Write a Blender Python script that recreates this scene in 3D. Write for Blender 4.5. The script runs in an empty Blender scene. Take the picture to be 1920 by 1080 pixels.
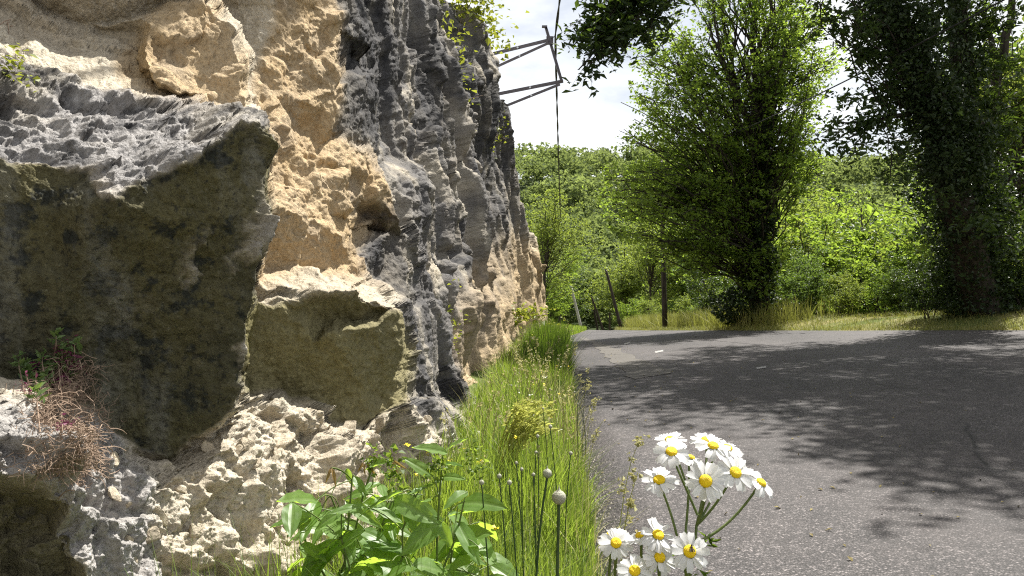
import bpy, math, random
import numpy as np
from mathutils import Vector, Matrix
from mathutils.geometry import delaunay_2d_cdt

# ---------------------------------------------------------------- camera, sky, sun, exposure
scene = bpy.context.scene
COL = scene.collection
FPX = 1493.0                      # focal length in photograph pixels
cam_d = bpy.data.cameras.new("camera")
cam_d.sensor_width = 36.0
cam_d.lens = 36.0 * FPX / 1920.0
cam_d.clip_start = 0.05
cam_d.clip_end = 3000.0
cam = bpy.data.objects.new("camera", cam_d)
cam.location = (0, 0, 0)
cam.rotation_euler = (math.radians(90), 0, 0)
COL.objects.link(cam)
scene.camera = cam

SUN_EL, SUN_AZ = math.radians(60), math.radians(40)      # azimuth from +Y (ahead) towards +X (right)
SUN = Vector((math.sin(SUN_AZ) * math.cos(SUN_EL), math.cos(SUN_AZ) * math.cos(SUN_EL), math.sin(SUN_EL)))
sd = bpy.data.lights.new("sun", 'SUN')
sd.energy = 5.0
sd.angle = math.radians(0.53)
sd.color = (1.0, 0.965, 0.90)
so = bpy.data.objects.new("sun", sd)
so.rotation_euler = SUN.to_track_quat('Z', 'Y').to_euler()
so.location = (30, 30, 60)
COL.objects.link(so)

world = bpy.data.worlds.new("World")
scene.world = world
world.use_nodes = True
wn, wl = world.node_tree.nodes, world.node_tree.links
wn.clear()
wo = wn.new('ShaderNodeOutputWorld')
bg = wn.new('ShaderNodeBackground')
sky = wn.new('ShaderNodeTexSky')
sky.sky_type = 'NISHITA'
sky.sun_disc = False
sky.sun_elevation = SUN_EL
sky.sun_rotation = SUN_AZ
sky.air_density = 1.0
sky.dust_density = 1.5
tc = wn.new('ShaderNodeTexCoord')
mp = wn.new('ShaderNodeMapping')
mp.inputs['Scale'].default_value = (1.0, 1.0, 2.6)
nz = wn.new('ShaderNodeTexNoise')
nz.inputs['Scale'].default_value = 3.1
nz.inputs['Detail'].default_value = 7.0
nz.inputs['Roughness'].default_value = 0.58
rp = wn.new('ShaderNodeValToRGB')
rp.color_ramp.elements[0].color = (.50, .50, .50, 1)
rp.color_ramp.elements[0].position = 0.37
rp.color_ramp.elements[1].position = 0.54
mx = wn.new('ShaderNodeMixRGB')
mx.inputs[2].default_value = (12.4, 12.6, 12.9, 1)
cm = wn.new('ShaderNodeMath'); cm.operation = 'MULTIPLY'; cm.inputs[1].default_value = 0.93
wl.new(tc.outputs['Generated'], mp.inputs['Vector'])
wl.new(mp.outputs['Vector'], nz.inputs['Vector'])
wl.new(nz.outputs['Fac'], rp.inputs['Fac'])
wl.new(rp.outputs['Color'], cm.inputs[0])
wl.new(cm.outputs[0], mx.inputs[0])
wl.new(sky.outputs['Color'], mx.inputs[1])
wl.new(mx.outputs[0], bg.inputs['Color'])
bg.inputs['Strength'].default_value = 0.043
wl.new(bg.outputs[0], wo.inputs['Surface'])

scene.view_settings.view_transform = 'Standard'
scene.view_settings.look = 'None'
scene.view_settings.exposure = 1.22
scene.view_settings.gamma = 1.0
scene.view_settings.use_curve_mapping = False
scene.cycles.use_denoising = False
scene.cycles.filter_width = 1.15
scene.cycles.max_bounces = 8
scene.cycles.diffuse_bounces = 3
scene.cycles.transmission_bounces = 4
scene.cycles.transparent_max_bounces = 8
scene.cycles.caustics_reflective = False
scene.cycles.caustics_refractive = False

random.seed(7)
RNG = np.random.default_rng(11)

# ---------------------------------------------------------------- helpers
def W(px, py, Y):
    """Point at distance Y ahead of the camera, seen at photograph pixel (px, py)."""
    return np.array(((px - 960.0) / FPX * Y, Y, (540.0 - py) / FPX * Y))

def props(o, label=None, cat=None, group=None, kind=None):
    if label: o['label'] = label
    if cat: o['category'] = cat
    if group: o['group'] = group
    if kind: o['kind'] = kind
    return o

def mesh(name, V, F, mat=None, smooth=False, attrs=None):
    V = np.asarray(V, dtype=np.float32)
    me = bpy.data.meshes.new(name)
    Fs = F if isinstance(F, list) else [F]
    Fs = [np.asarray(f, dtype=np.int32) for f in Fs if len(f)]
    nl = sum(f.size for f in Fs); nf = sum(len(f) for f in Fs)
    me.vertices.add(len(V)); me.loops.add(nl); me.polygons.add(nf)
    me.vertices.foreach_set('co', V.ravel())
    me.loops.foreach_set('vertex_index', np.concatenate([f.ravel() for f in Fs]))
    tot = np.concatenate([np.full(len(f), f.shape[1], np.int32) for f in Fs])
    st = np.concatenate([[0], np.cumsum(tot)[:-1]]).astype(np.int32)
    me.polygons.foreach_set('loop_start', st)
    try: me.polygons.foreach_set('loop_total', tot)
    except Exception: pass
    me.polygons.foreach_set('use_smooth', np.full(nf, smooth))
    if attrs:
        for k, v in attrs.items():
            a = me.attributes.new(k, 'FLOAT', 'POINT')
            a.data.foreach_set('value', np.asarray(v, dtype=np.float32))
    me.update(calc_edges=True)
    me.validate()
    if mat: me.materials.append(mat)
    return me

def link(name, me, parent=None, loc=None):
    o = bpy.data.objects.new(name, me)
    COL.objects.link(o)
    if parent is not None: o.parent = parent
    if loc is not None: o.location = tuple(loc)
    return o

def obj(name, V, F, mat, parent=None, smooth=False, attrs=None, loc=None):
    return link(name, mesh(name, V, F, mat, smooth, attrs), parent, loc)

def empty(name, loc=(0, 0, 0)):
    o = bpy.data.objects.new(name, None)
    o.empty_display_size = 0.1
    o.location = tuple(loc)
    COL.objects.link(o)
    return o

class MB:
    """collects vertices and faces into one mesh"""
    def __init__(s): s.V = []; s.T = []; s.Q = []; s.n = 0; s.A = []
    def add(s, V, T=None, Q=None, a=0.5):
        V = np.asarray(V, dtype=float).reshape(-1, 3)
        if T is not None and len(T): s.T.append(np.asarray(T) + s.n)
        if Q is not None and len(Q): s.Q.append(np.asarray(Q) + s.n)
        s.V.append(V); s.n += len(V)
        s.A.append(np.full(len(V), a) if np.isscalar(a) else np.asarray(a))
    def arrays(s):
        F = []
        if s.Q: F.append(np.concatenate(s.Q))
        if s.T: F.append(np.concatenate(s.T))
        return np.concatenate(s.V), F, np.concatenate(s.A)
    def mesh(s, name, mat, smooth=False):
        V, F, A = s.arrays()
        return mesh(name, V, F, mat, smooth, {'tint': A})
    def obj(s, name, mat, parent=None, smooth=False, loc=None):
        return link(name, s.mesh(name, mat, smooth), parent, loc)

def tube(mb, P, R, sides=5, a=0.5, cap=False):
    P = np.asarray(P, dtype=float); n = len(P)
    R = np.broadcast_to(np.asarray(R, dtype=float), (n,))
    T = np.gradient(P, axis=0); T /= np.linalg.norm(T, axis=1)[:, None] + 1e-9
    ref = np.array((0, 0, 1.0)) if abs(T[:, 2]).mean() < 0.8 else np.array((1.0, 0, 0))
    U = np.cross(T, ref); U /= np.linalg.norm(U, axis=1)[:, None] + 1e-9
    Vv = np.cross(T, U)
    an = np.arange(sides) / sides * 2 * math.pi
    V = P[:, None] + R[:, None, None] * (np.cos(an)[None, :, None] * U[:, None] + np.sin(an)[None, :, None] * Vv[:, None])
    i = np.arange(n - 1)[:, None] * sides; j = np.arange(sides)[None]
    j2 = (j + 1) % sides
    Q = np.stack([i + j, i + j2, i + sides + j2, i + sides + j], -1).reshape(-1, 4)
    Tt = None
    if cap:
        b = (n - 1) * sides
        Tt = [(b, b + k, b + k + 1) for k in range(1, sides - 1)] + [(0, k + 1, k) for k in range(1, sides - 1)]
    mb.add(V.reshape(-1, 3), Tt, Q, a)

def bez(p0, p1, p2, n=7):
    t = np.linspace(0, 1, n)[:, None]
    return (1 - t) ** 2 * np.asarray(p0, float) + 2 * t * (1 - t) * np.asarray(p1, float) + t * t * np.asarray(p2, float)

def box(mb, c, s, M=None, a=0.5):
    c = np.asarray(c, float); h = np.asarray(s, float) / 2
    V = np.array([(x, y, z) for x in (-1, 1) for y in (-1, 1) for z in (-1, 1)]) * h
    if M is not None: V = V @ np.asarray(M).T
    mb.add(V + c, None, [(0, 1, 3, 2), (4, 6, 7, 5), (0, 4, 5, 1), (2, 3, 7, 6), (0, 2, 6, 4), (1, 5, 7, 3)], a)

def beam(mb, p, q, w, h, a=0.5):
    p = np.asarray(p, float); q = np.asarray(q, float)
    d = q - p; L = np.linalg.norm(d); d /= L
    up = np.array((0, 0, 1.0)) if abs(d[2]) < 0.9 else np.array((0, 1.0, 0))
    s = np.cross(d, up); s /= np.linalg.norm(s); u = np.cross(s, d)
    box(mb, (p + q) / 2, (L, w, h), np.stack([d, s, u], 1), a)

_perm = np.random.default_rng(3).permutation(4096).astype(np.int64)
_grad = np.random.default_rng(4).normal(size=(4096, 3)); _grad /= np.linalg.norm(_grad, axis=1)[:, None]
def _h(i, j, k):
    return _perm[(_perm[(_perm[i & 4095] + j) & 4095] + k) & 4095]
def perlin(P):
    P = np.asarray(P, float); I = np.floor(P).astype(np.int64); f = P - I
    u = f * f * f * (f * (f * 6 - 15) + 10)
    out = 0
    for a in (0, 1):
        for b in (0, 1):
            for c in (0, 1):
                g = _grad[_h(I[:, 0] + a, I[:, 1] + b, I[:, 2] + c)]
                d = (g * (f - np.array((a, b, c)))).sum(1)
                w = (u[:, 0] if a else 1 - u[:, 0]) * (u[:, 1] if b else 1 - u[:, 1]) * (u[:, 2] if c else 1 - u[:, 2])
                out = out + d * w
    return out * 1.6
def fbm(P, o=4, lac=2.1, g=0.5):
    s = 0; a = 1.0; P = np.asarray(P, float)
    for k in range(o):
        s = s + a * perlin(P + 17.3 * k); P = P * lac; a *= g
    return s
def ridged(P, o=3):
    s = 0; a = 1.0; P = np.asarray(P, float)
    for k in range(o):
        s = s + a * (1 - 2 * np.abs(perlin(P + 9.1 * k))); P = P * 2.1; a *= 0.5
    return s
_rnd = np.random.default_rng(5).random((4096, 8))
def chunks(P, k=26.0, crack=.0):
    """angular broken-stone relief: a tilted plane per Voronoi cell, joined by short creases; also a per-cell random value"""
    P = np.asarray(P, float); I = np.floor(P).astype(np.int64)
    sw = np.full(len(P), 1e-30); sv = np.zeros(len(P)); sr = np.zeros(len(P)); b1 = np.full(len(P), 9.0); b2 = np.full(len(P), 9.0)
    for a in (-1, 0, 1):
        for b in (-1, 0, 1):
            for c in (-1, 0, 1):
                r = _rnd[_h(I[:, 0] + a, I[:, 1] + b, I[:, 2] + c)]
                D = P - (I + np.array((a, b, c)) + r[:, :3])
                d = np.sqrt((D * D).sum(1))
                w = np.exp(-k * d)
                val = (D * (r[:, 3:6] - 0.5)).sum(1) * 1.8 + (r[:, 6] - 0.5) * 0.6
                sw += w; sv += w * val; sr += w * r[:, 7]
                if crack: b2 = np.where(d < b1, b1, np.minimum(b2, d)); b1 = np.minimum(b1, d)
    v = sv / sw
    if crack: v = v - crack * np.clip(1 - (b2 - b1) / .06, 0, 1)
    return v, sr / sw

def pts_in_poly(x, y, poly):
    ins = np.zeros(x.shape, bool); n = len(poly)
    for i in range(n):
        x0, y0 = poly[i]; x1, y1 = poly[(i + 1) % n]
        if y0 == y1: continue
        c = ((y0 > y) != (y1 > y)) & (x < (x1 - x0) * (y - y0) / (y1 - y0) + x0)
        ins ^= c
    return ins

# ---------------------------------------------------------------- node material helper
def mat(name):
    m = bpy.data.materials.new(name); m.use_nodes = True
    m.node_tree.nodes.clear()
    return m, m.node_tree.nodes, m.node_tree.links
class NT:
    def __init__(s, name):
        s.m, s.n, s.l = mat(name)
        s.out = s.n.new('ShaderNodeOutputMaterial')
    def new(s, t, **kw):
        x = s.n.new(t)
        for k, v in kw.items():
            if k in x.inputs: s.put(x, k, v)
            else: setattr(x, k, v)
        return x
    def put(s, node, key, v):
        if hasattr(v, 'links') or isinstance(v, bpy.types.NodeSocket): s.l.new(v, node.inputs[key])
        else: node.inputs[key].default_value = v
    def pos(s, scale=(1, 1, 1)):
        g = s.n.new('ShaderNodeNewGeometry'); mp = s.n.new('ShaderNodeMapping')
        mp.inputs['Scale'].default_value = scale
        s.l.new(g.outputs['Position'], mp.inputs['Vector']); return mp.outputs['Vector']
    def noise(s, vec, scale, detail=4, rough=0.55, out='Fac'):
        x = s.n.new('ShaderNodeTexNoise'); s.l.new(vec, x.inputs['Vector'])
        x.inputs['Scale'].default_value = scale; x.inputs['Detail'].default_value = detail; x.inputs['Roughness'].default_value = rough
        return x.outputs[out]
    def voro(s, vec, scale, out='Distance', feature='F1'):
        x = s.n.new('ShaderNodeTexVoronoi'); x.feature = feature; s.l.new(vec, x.inputs['Vector']); x.inputs['Scale'].default_value = scale
        return x.outputs[out]
    def ramp(s, fac, stops):
        r = s.n.new('ShaderNodeValToRGB'); e = r.color_ramp.elements
        while len(e) < len(stops): e.new(0.5)
        for k, (p, c) in enumerate(stops):
            e[k].position = p; e[k].color = (c, c, c, 1) if np.isscalar(c) else (*c, 1)
        s.l.new(fac, r.inputs['Fac']); return r.outputs['Color']
    def mix(s, fac, a, b, mode='MIX'):
        x = s.n.new('ShaderNodeMixRGB'); x.blend_type = mode
        for i, v in ((0, fac), (1, a), (2, b)):
            if isinstance(v, bpy.types.NodeSocket): s.l.new(v, x.inputs[i])
            elif np.isscalar(v): x.inputs[i].default_value = v if i == 0 else (v, v, v, 1)
            else: x.inputs[i].default_value = (*v, 1)
        return x.outputs[0]
    def math(s, op, a, b=0.0, clamp=False):
        x = s.n.new('ShaderNodeMath'); x.operation = op; x.use_clamp = clamp
        for i, v in ((0, a), (1, b)):
            if isinstance(v, bpy.types.NodeSocket): s.l.new(v, x.inputs[i])
            else: x.inputs[i].default_value = v
        return x.outputs[0]
    def attr(s, name):
        x = s.n.new('ShaderNodeAttribute'); x.attribute_name = name; return x.outputs['Fac']
    def bump(s, h, strength=0.5, dist=0.02, normal=None):
        x = s.n.new('ShaderNodeBump'); x.inputs['Strength'].default_value = strength; x.inputs['Distance'].default_value = dist
        s.l.new(h, x.inputs['Height'])
        if normal is not None: s.l.new(normal, x.inputs['Normal'])
        return x.outputs['Normal']
    def bsdf(s, col, rough=0.8, normal=None, spec=0.3, metal=0.0):
        b = s.n.new('ShaderNodeBsdfPrincipled')
        for k, v in (('Base Color', col), ('Roughness', rough), ('Specular IOR Level', spec), ('Metallic', metal)):
            if isinstance(v, bpy.types.NodeSocket): s.l.new(v, b.inputs[k])
            elif k == 'Base Color': b.inputs[k].default_value = (*v, 1)
            else: b.inputs[k].default_value = v
        if normal is not None: s.l.new(normal, b.inputs['Normal'])
        return b.outputs[0]
    def done(s, shader):
        s.l.new(shader, s.out.inputs['Surface']); return s.m

def leaf_mat(name, dark, light, trans, tfac=0.45, rough=0.5, spec=0.35, vein=None):
    t = NT(name)
    a = t.attr('tint')
    col = t.mix(a, dark, light)
    nv = t.noise(t.pos(), 0.9, 2)
    col = t.mix(t.math('MULTIPLY', nv, 0.35), col, light)
    b = t.bsdf(col, rough, None, spec)
    tr = t.n.new('ShaderNodeBsdfTranslucent')
    tcol = t.mix(a, tuple(c * 0.6 for c in trans), trans)
    t.l.new(tcol, tr.inputs['Color'])
    ms = t.n.new('ShaderNodeMixShader'); ms.inputs[0].default_value = tfac
    t.l.new(b, ms.inputs[1]); t.l.new(tr.outputs[0], ms.inputs[2])
    return t.done(ms.outputs[0])

def plain_mat(name, c0, c1, scale=8.0, rough=0.8, spec=0.3, metal=0.0, bump=0.3, dist=0.01, stretch=(1, 1, 1)):
    t = NT(name)
    v = t.pos(stretch)
    n = t.noise(v, scale, 5)
    col = t.mix(t.ramp(n, [(0.3, 0.0), (0.7, 1.0)]), c0, c1)
    return t.done(t.bsdf(col, rough, t.bump(n, bump, dist), spec, metal))
# ---------------------------------------------------------------- ground: terrain, road
YK = np.array([-12, 0, 4, 11.5, 20, 33, 48, 60, 75, 90, 120, 150, 500.])
XLK = np.array([-.7, .16, .40, .84, 1.36, 2.35, 4.1, 5.7, 6.2, 6.6, 8, 10, 40])
ZLK = np.array([-1.12, -1.13, -1.15, -1.17, -1.44, -2.0, -2.7, -3.15, -4.4, -5.8, -8.5, -10, -10])
XRY = np.array([-12, 0, 8, 14, 18, 25, 35, 42, 48, 60, 75, 90, 120, 150, 500.])
XRK = np.array([17, 15, 12, 9.2, 7.3, 5.9, 5.3, 5.5, 6.4, 7.6, 8.5, 9.3, 11, 14, 45])
ZRK = np.array([-.45, -.45, -.55, -.74, -.96, -1.33, -1.86, -2.2, -2.55, -3.2, -4.3, -5.7, -8.4, -10, -10])
def xl(Y): return np.interp(Y, YK, XLK)
def xr(Y): return np.interp(Y, XRY, XRK)
def smooth(a, b, x):
    t = np.clip((x - a) / (b - a), 0, 1); return t * t * (3 - 2 * t)
def road_z(X, Y):
    a = np.interp(Y, YK, ZLK); b = np.interp(Y, XRY, ZRK)
    t = np.clip((X - xl(Y)) / (xr(Y) - xl(Y)), 0, 1)
    return a * (1 - t) + b * t
def hill_z(X, Y):
    h = -11 + 52 * smooth(115, 330, Y + 0.12 * X) + 3 * np.sin(X * 0.021 + 1.0) * smooth(150, 300, Y)
    return h
def terrain(X, Y):
    X = np.asarray(X, float); Y = np.asarray(Y, float)
    L, R = xl(Y), xr(Y)
    z = road_z(X, Y)
    dr = X - R; dl = L - X
    # right verge: a low grassy bank, then the valley side
    bank = 0.36 * smooth(0.1, 2.6, dr) * (1 - 0.75 * smooth(22, 34, Y))
    fall = -0.22 * np.clip(dr - 5.0, 0, None) - 0.18 * np.clip(dr - 14, 0, None)
    zr = z + bank + fall
    zl = z + 0.05 * smooth(0, .5, dl) + 0.10 * np.clip(dl - .4, 0, 2.5)
    under = z - 0.05
    out = np.where(dr > 0, zr, np.where(dl > 0, zl, under))
    val = hill_z(X, Y)
    far = smooth(70, 140, Y)
    out = np.where(dr > 0, np.maximum(out, -12), out)
    w = np.maximum(far * smooth(2, 14, np.maximum(dr, dl)), smooth(115, 160, Y))
    out = out * (1 - w) + val * w
    return out

def sheet(name, xs, ys, zf, m, smooth_=True):
    X, Y = np.meshgrid(xs, ys)
    Z = zf(X, Y)
    V = np.stack([X, Y, Z], -1).reshape(-1, 3)
    r, c = X.shape
    i = np.arange(r - 1)[:, None] * c + np.arange(c - 1)[None]
    Q = np.stack([i, i + 1, i + c + 1, i + c], -1).reshape(-1, 4)
    return V, Q

t = NT('verge_soil')
v = t.pos()
n1 = t.noise(v, 0.6, 5); n2 = t.noise(v, 9, 5, .65)
grass_c = t.mix(n2, (.05, .075, .02), (.13, .15, .045))
straw = t.mix(n2, (.16, .14, .06), (.30, .26, .12))
col = t.mix(t.ramp(n1, [(.42, 0.), (.6, 1.)]), grass_c, straw)
sp_ = t.n.new('ShaderNodeSeparateXYZ'); t.l.new(v, sp_.inputs[0])
col = t.mix(t.math('MULTIPLY', t.math('SUBTRACT', sp_.outputs[1], 70.0), .03, True), col, t.mix(n2, (.018, .03, .010), (.045, .06, .02)))
M_SOIL = t.done(t.bsdf(col, .95, t.bump(n2, .6, .04), .1))

xs = np.unique(np.concatenate([np.linspace(-160, -6, 24), np.linspace(-6, 16, 90), np.linspace(16, 60, 40), np.linspace(60, 420, 40)]))
ys = np.unique(np.concatenate([np.linspace(-14, 0, 12), np.linspace(0, 40, 130), np.linspace(40, 120, 60), np.linspace(120, 480, 50)]))
V, Q = sheet('terrain', xs, ys, terrain, None)
props(obj('terrain', V, Q, M_SOIL, smooth=True), 'grassy roadside ground falling away into the wooded valley', None, None, 'structure')

# road sheet follows its own edges
ys = np.concatenate([np.linspace(-12, 40, 160), np.linspace(40.5, 150, 80)])
us = np.linspace(0, 1, 40)
Yg = np.repeat(ys[:, None], len(us), 1)
edge = 0.05 * fbm(np.stack([ys * 1.3, ys * 0 + .3, ys * 0 + 2.2], 1), 4)
Lg = (xl(ys) + edge)[:, None]; Rg = xr(ys)[:, None] + 0.05 * np.sin(ys * 1.7)[:, None]
Xg = Lg + (Rg - Lg) * us[None]
Zg = road_z(Xg, Yg) + 0.0
V = np.stack([Xg, Yg, Zg], -1)
sk = V[:, [0, -1]].copy(); sk[..., 2] -= 0.12
V = np.concatenate([sk[:, :1], V, sk[:, 1:]], 1)
r, c = V.shape[:2]
i = np.arange(r - 1)[:, None] * c + np.arange(c - 1)[None]
Q = np.stack([i, i + 1, i + c + 1, i + c], -1).reshape(-1, 4)
t = NT('asphalt')
v = t.pos()
st = t.n.new('ShaderNodeTexVoronoi'); t.l.new(v, st.inputs['Vector']); st.inputs['Scale'].default_value = 110
sc = t.n.new('ShaderNodeSeparateColor'); t.l.new(st.outputs['Color'], sc.inputs[0])
stone = t.ramp(sc.outputs[0], [(0, .02), (.45, .046), (.8, .085), (1, .22)])
gap = t.ramp(st.outputs['Distance'], [(.35, 1.0), (.75, .25)])
col = t.mix(1.0, stone, gap, 'MULTIPLY')
big = t.noise(v, .55, 4, .6); mid = t.noise(v, 4.5, 5, .6)
col = t.mix(t.math('MULTIPLY', t.ramp(big, [(.35, 0.), (.7, 1.)]), .45), col, (.078, .073, .071))
col = t.mix(1.0, col, t.ramp(mid, [(.3, .78), (.7, 1.15)]), 'MULTIPLY')
tr_ = t.noise(t.pos((.55, .16, 1)), 1.1, 3, .5)
col = t.mix(1.0, col, t.ramp(tr_, [(.35, .72), (.62, 1.12)]), 'MULTIPLY')
stn = t.noise(v, 1.7, 5, .7); col = t.mix(1.0, col, t.ramp(stn, [(.26, .55), (.36, 1.)]), 'MULTIPLY')
dist_ = t.n.new('ShaderNodeTexNoise'); t.l.new(v, dist_.inputs['Vector']); dist_.inputs['Scale'].default_value = 2.2; dist_.inputs['Detail'].default_value = 5
wv_ = t.mix(.12, v, dist_.outputs['Color'], 'ADD')
cr = t.voro(wv_, .38, 'Distance', 'DISTANCE_TO_EDGE'); crm = t.noise(v, .5, 2)
crk = t.mix(t.ramp(crm, [(.5, 0.), (.58, 1.)]), 1.0, t.ramp(cr, [(.0, .25), (.010, 1.)]))
col = t.mix(1.0, col, crk, 'MULTIPLY')
col = t.mix(1.0, col, (.96, .855, .83), 'MULTIPLY')
nb = t.bump(t.math('SUBTRACT', 1.0, st.outputs['Distance']), .55, .006)
M_ROAD = t.done(t.bsdf(col, .72, nb, .35))
road = props(obj('road', V.reshape(-1, 3), Q, M_ROAD, smooth=True), 'dark grey asphalt lane curving down between cliff and trees', None, None, 'structure')

def ribbon(name, pts, m, lift, parent, nsub=26):
    """thin sheet on the road between two edge polylines (world x, y)"""
    A = np.array(pts[0], float); B = np.array(pts[1], float)
    tt = np.linspace(0, 1, nsub)
    ia = np.stack([np.interp(tt, np.linspace(0, 1, len(A)), A[:, k]) for k in (0, 1)], 1)
    ib = np.stack([np.interp(tt, np.linspace(0, 1, len(B)), B[:, k]) for k in (0, 1)], 1)
    w = np.linspace(0, 1, 5)[None, :, None]
    P = ia[:, None] * (1 - w) + ib[:, None] * w
    P[:, 0, 0] += .05 * np.sin(np.arange(nsub) * 2.3) * (nsub > 6); P[:, -1, 0] += .06 * np.sin(np.arange(nsub) * 1.9) * (nsub > 6)
    Z = road_z(P[..., 0], P[..., 1]) + lift
    V = np.concatenate([P, Z[..., None]], -1).reshape(-1, 3)
    i = np.arange(nsub - 1)[:, None] * 5 + np.arange(4)[None]
    Q = np.stack([i, i + 1, i + 6, i + 5], -1).reshape(-1, 4)
    return obj(name, V, Q, m, parent, True)
t = NT('pale_asphalt')
v = t.pos(); n = t.noise(v, 30, 6, .7); n2 = t.noise(v, 1.3, 4)
col = t.mix(n, (.066, .060, .052), (.112, .102, .089)); col = t.mix(1.0, col, t.ramp(n2, [(.3, .8), (.7, 1.1)]), 'MULTIPLY')
M_PATCH = t.done(t.bsdf(col, .8, t.bump(n, .4, .006), .3))
def on_road(px, py):
    """where the ray through a photograph pixel meets the road"""
    Y = np.linspace(2, 90, 4000)
    f = (540 - py) / FPX * Y - road_z((px - 960) / FPX * Y, Y)
    k = np.argmax(f < 0)
    return ((px - 960) / FPX * Y[k], Y[k])
patch = ribbon('road_patch', ([on_road(*p) for p in ((1084, 634), (1110, 645), (1126, 660), (1148, 680), (1185, 712))],
                      [on_road(*p) for p in ((1096, 633), (1122, 641), (1150, 652), (1196, 672), (1262, 700))]), M_PATCH, .005, road)
patch['label'] = 'pale sandy strip of repaired asphalt'
t = NT('road_paint'); n = t.noise(t.pos(), 60, 4, .7)
M_PAINT = t.done(t.bsdf(t.mix(t.ramp(n, [(.42, 0.), (.58, 1.)]), (.09, .085, .08), (.42, .41, .39)), .7))
for (p0, p1, w) in (((1170, 644.5), (1180, 642), 2.2), ((1228, 659.5), (1243, 656.5), 3.0), ((1418, 690), (1436, 687), 3.0)):
    q = [on_road(*p0), on_road(*p1)]; q2 = [on_road(p0[0] + 1, p0[1] + w), on_road(p1[0] + 1, p1[1] + w)]
    ribbon('road_marking', (q, q2), M_PAINT, .006, road, 5)
# ---------------------------------------------------------------- the cliff
CP = []; CE = []; CZ = []
_key = {}
def cv(p):
    k = (round(p[0], 1), round(p[1], 1))
    if k not in _key:
        _key[k] = len(CP); CP.append(Vector((p[0], p[1]))); CZ.append(p[2])
    return _key[k]
def crease(*pts, close=False):
    ids = [cv(p) for p in pts]
    for a, b in zip(ids, ids[1:]): CE.append((a, b))
    if close: CE.append((ids[-1], ids[0]))
def spot(*pts):
    for p in pts: cv(p)
def plane_y(px, py):
    a = (px - 960) / FPX; zr = (540 - py) / FPX
    d = max(.077 - a - .175 * zr, .045)
    return min(1.25 / d, 26)
# big mossy block: front edge of its top, right edge, lower edge
crease((-720, 250, 1.2), (-200, 265, 1.72), (0, 288, 1.97), (80, 300, 2.03), (160, 318, 2.06), (206, 372, 1.97), (270, 332, 2.06), (350, 306, 2.12), (440, 234, 2.2), (486, 240, 2.26))
crease((486, 240, 2.26), (500, 275, 2.28), (496, 400, 2.27), (479, 520, 2.27), (461, 640, 2.28), (445, 762, 2.29))
crease((445, 762, 2.29), (420, 790, 2.29), (345, 834, 2.29), (320, 860, 2.29), (215, 810, 2.2), (180, 755, 2.15), (100, 720, 2.06), (0, 700, 1.97), (-200, 690, 1.74), (-720, 690, 1.25))
spot((300, 560, 2.17), (120, 520, 2.01), (400, 520, 2.23), (240, 700, 2.22), (90, 400, 2.0), (0, 520, 1.94), (330, 420, 2.1))
crease((445, 776, 2.62), (425, 801, 2.56), (345, 846, 2.36), (321, 873, 2.32), (212, 826, 2.18), (178, 776, 2.1), (100, 750, 1.98), (0, 730, 1.9), (-200, 720, 1.66), (-720, 720, 1.18))
# what lies behind its right edge
crease((496, 228, 3.2), (511, 275, 3.25), (507, 392, 3.1))
crease((507, 392, 3.1), (545, 404, 3.25), (585, 408, 3.45), (620, 420, 3.6), (648, 445, 3.8), (678, 492, 4.05))
crease((492, 505, 3.22), (560, 501, 3.45), (640, 497, 3.78), (692, 516, 4.1))
crease((507, 392, 3.1), (492, 505, 3.22))
spot((575, 460, 3.42), (632, 470, 3.75))
# second block: top front edge, right edge, lower edge, inner ledge
crease((484, 546, 2.86), (520, 560, 2.90), (590, 546, 2.98), (660, 546, 3.1), (706, 560, 3.2), (745, 574, 3.3))
crease((745, 574, 3.3), (750, 650, 3.40), (745, 745, 3.5))
crease((457, 742, 2.92), (520, 738, 3.02), (600, 762, 3.15), (615, 795, 3.14), (700, 790, 3.28), (745, 745, 3.5))
crease((484, 546, 2.86), (471, 640, 2.88), (457, 742, 2.92))
crease((616, 604, 3.14), (660, 600, 3.22), (709, 588, 3.32))
crease((590, 640, 3.02), (618, 622, 3.0), (665, 616, 3.08), (713, 608, 3.18), (718, 660, 3.25))
crease((700, 640, 3.2), (690, 740, 3.26))
crease((758, 566, 4.2), (766, 640, 4.3), (758, 748, 4.1))
spot((795, 640, 5.0), (800, 740, 4.5), (786, 580, 5.2))
# rubble slope below
crease((460, 752, 2.74), (520, 749, 2.8), (598, 774, 2.92), (615, 808, 2.98), (700, 803, 3.14), (747, 762, 3.36), (792, 752, 3.95))
crease((470, 800, 2.58), (560, 822, 2.72), (680, 852, 2.95), (780, 850, 3.4), (860, 862, 4.4))
spot((300, 930, 1.98), (420, 930, 2.22), (560, 950, 2.56), (700, 980, 2.78), (820, 980, 3.6), (235, 870, 2.0), (390, 870, 2.30), (540, 780, 2.72))
spot((200, 1000, 1.76), (300, 1080, 1.78), (450, 1080, 2.08), (600, 1080, 2.4), (760, 1090, 2.7), (900, 1000, 5.2), (370, 1000, 2.02))
# grey lobe at lower left with its shaded hollow
crease((-200, 905, 1.32), (0, 895, 1.56), (60, 908, 1.58), (112, 935, 1.63), (122, 985, 1.65), (146, 1065, 1.68), (160, 1130, 1.70))
crease((-200, 925, 1.42), (0, 928, 1.61), (55, 945, 1.64), (98, 966, 1.68), (108, 1000, 1.69), (130, 1075, 1.72), (148, 1130, 1.74))
spot((0, 810, 1.66), (100, 830, 1.74), (180, 850, 1.86), (60, 1050, 1.67), (-200, 820, 1.5), (-720, 880, 1.0), (-720, 960, 1.02))
for px, y in ((-720, .9), (-200, 1.3), (100, 1.55), (300, 1.64), (500, 1.95), (700, 2.4), (850, 3.4), (950, 5), (1060, 8)): spot((px, 1240, y))
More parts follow.
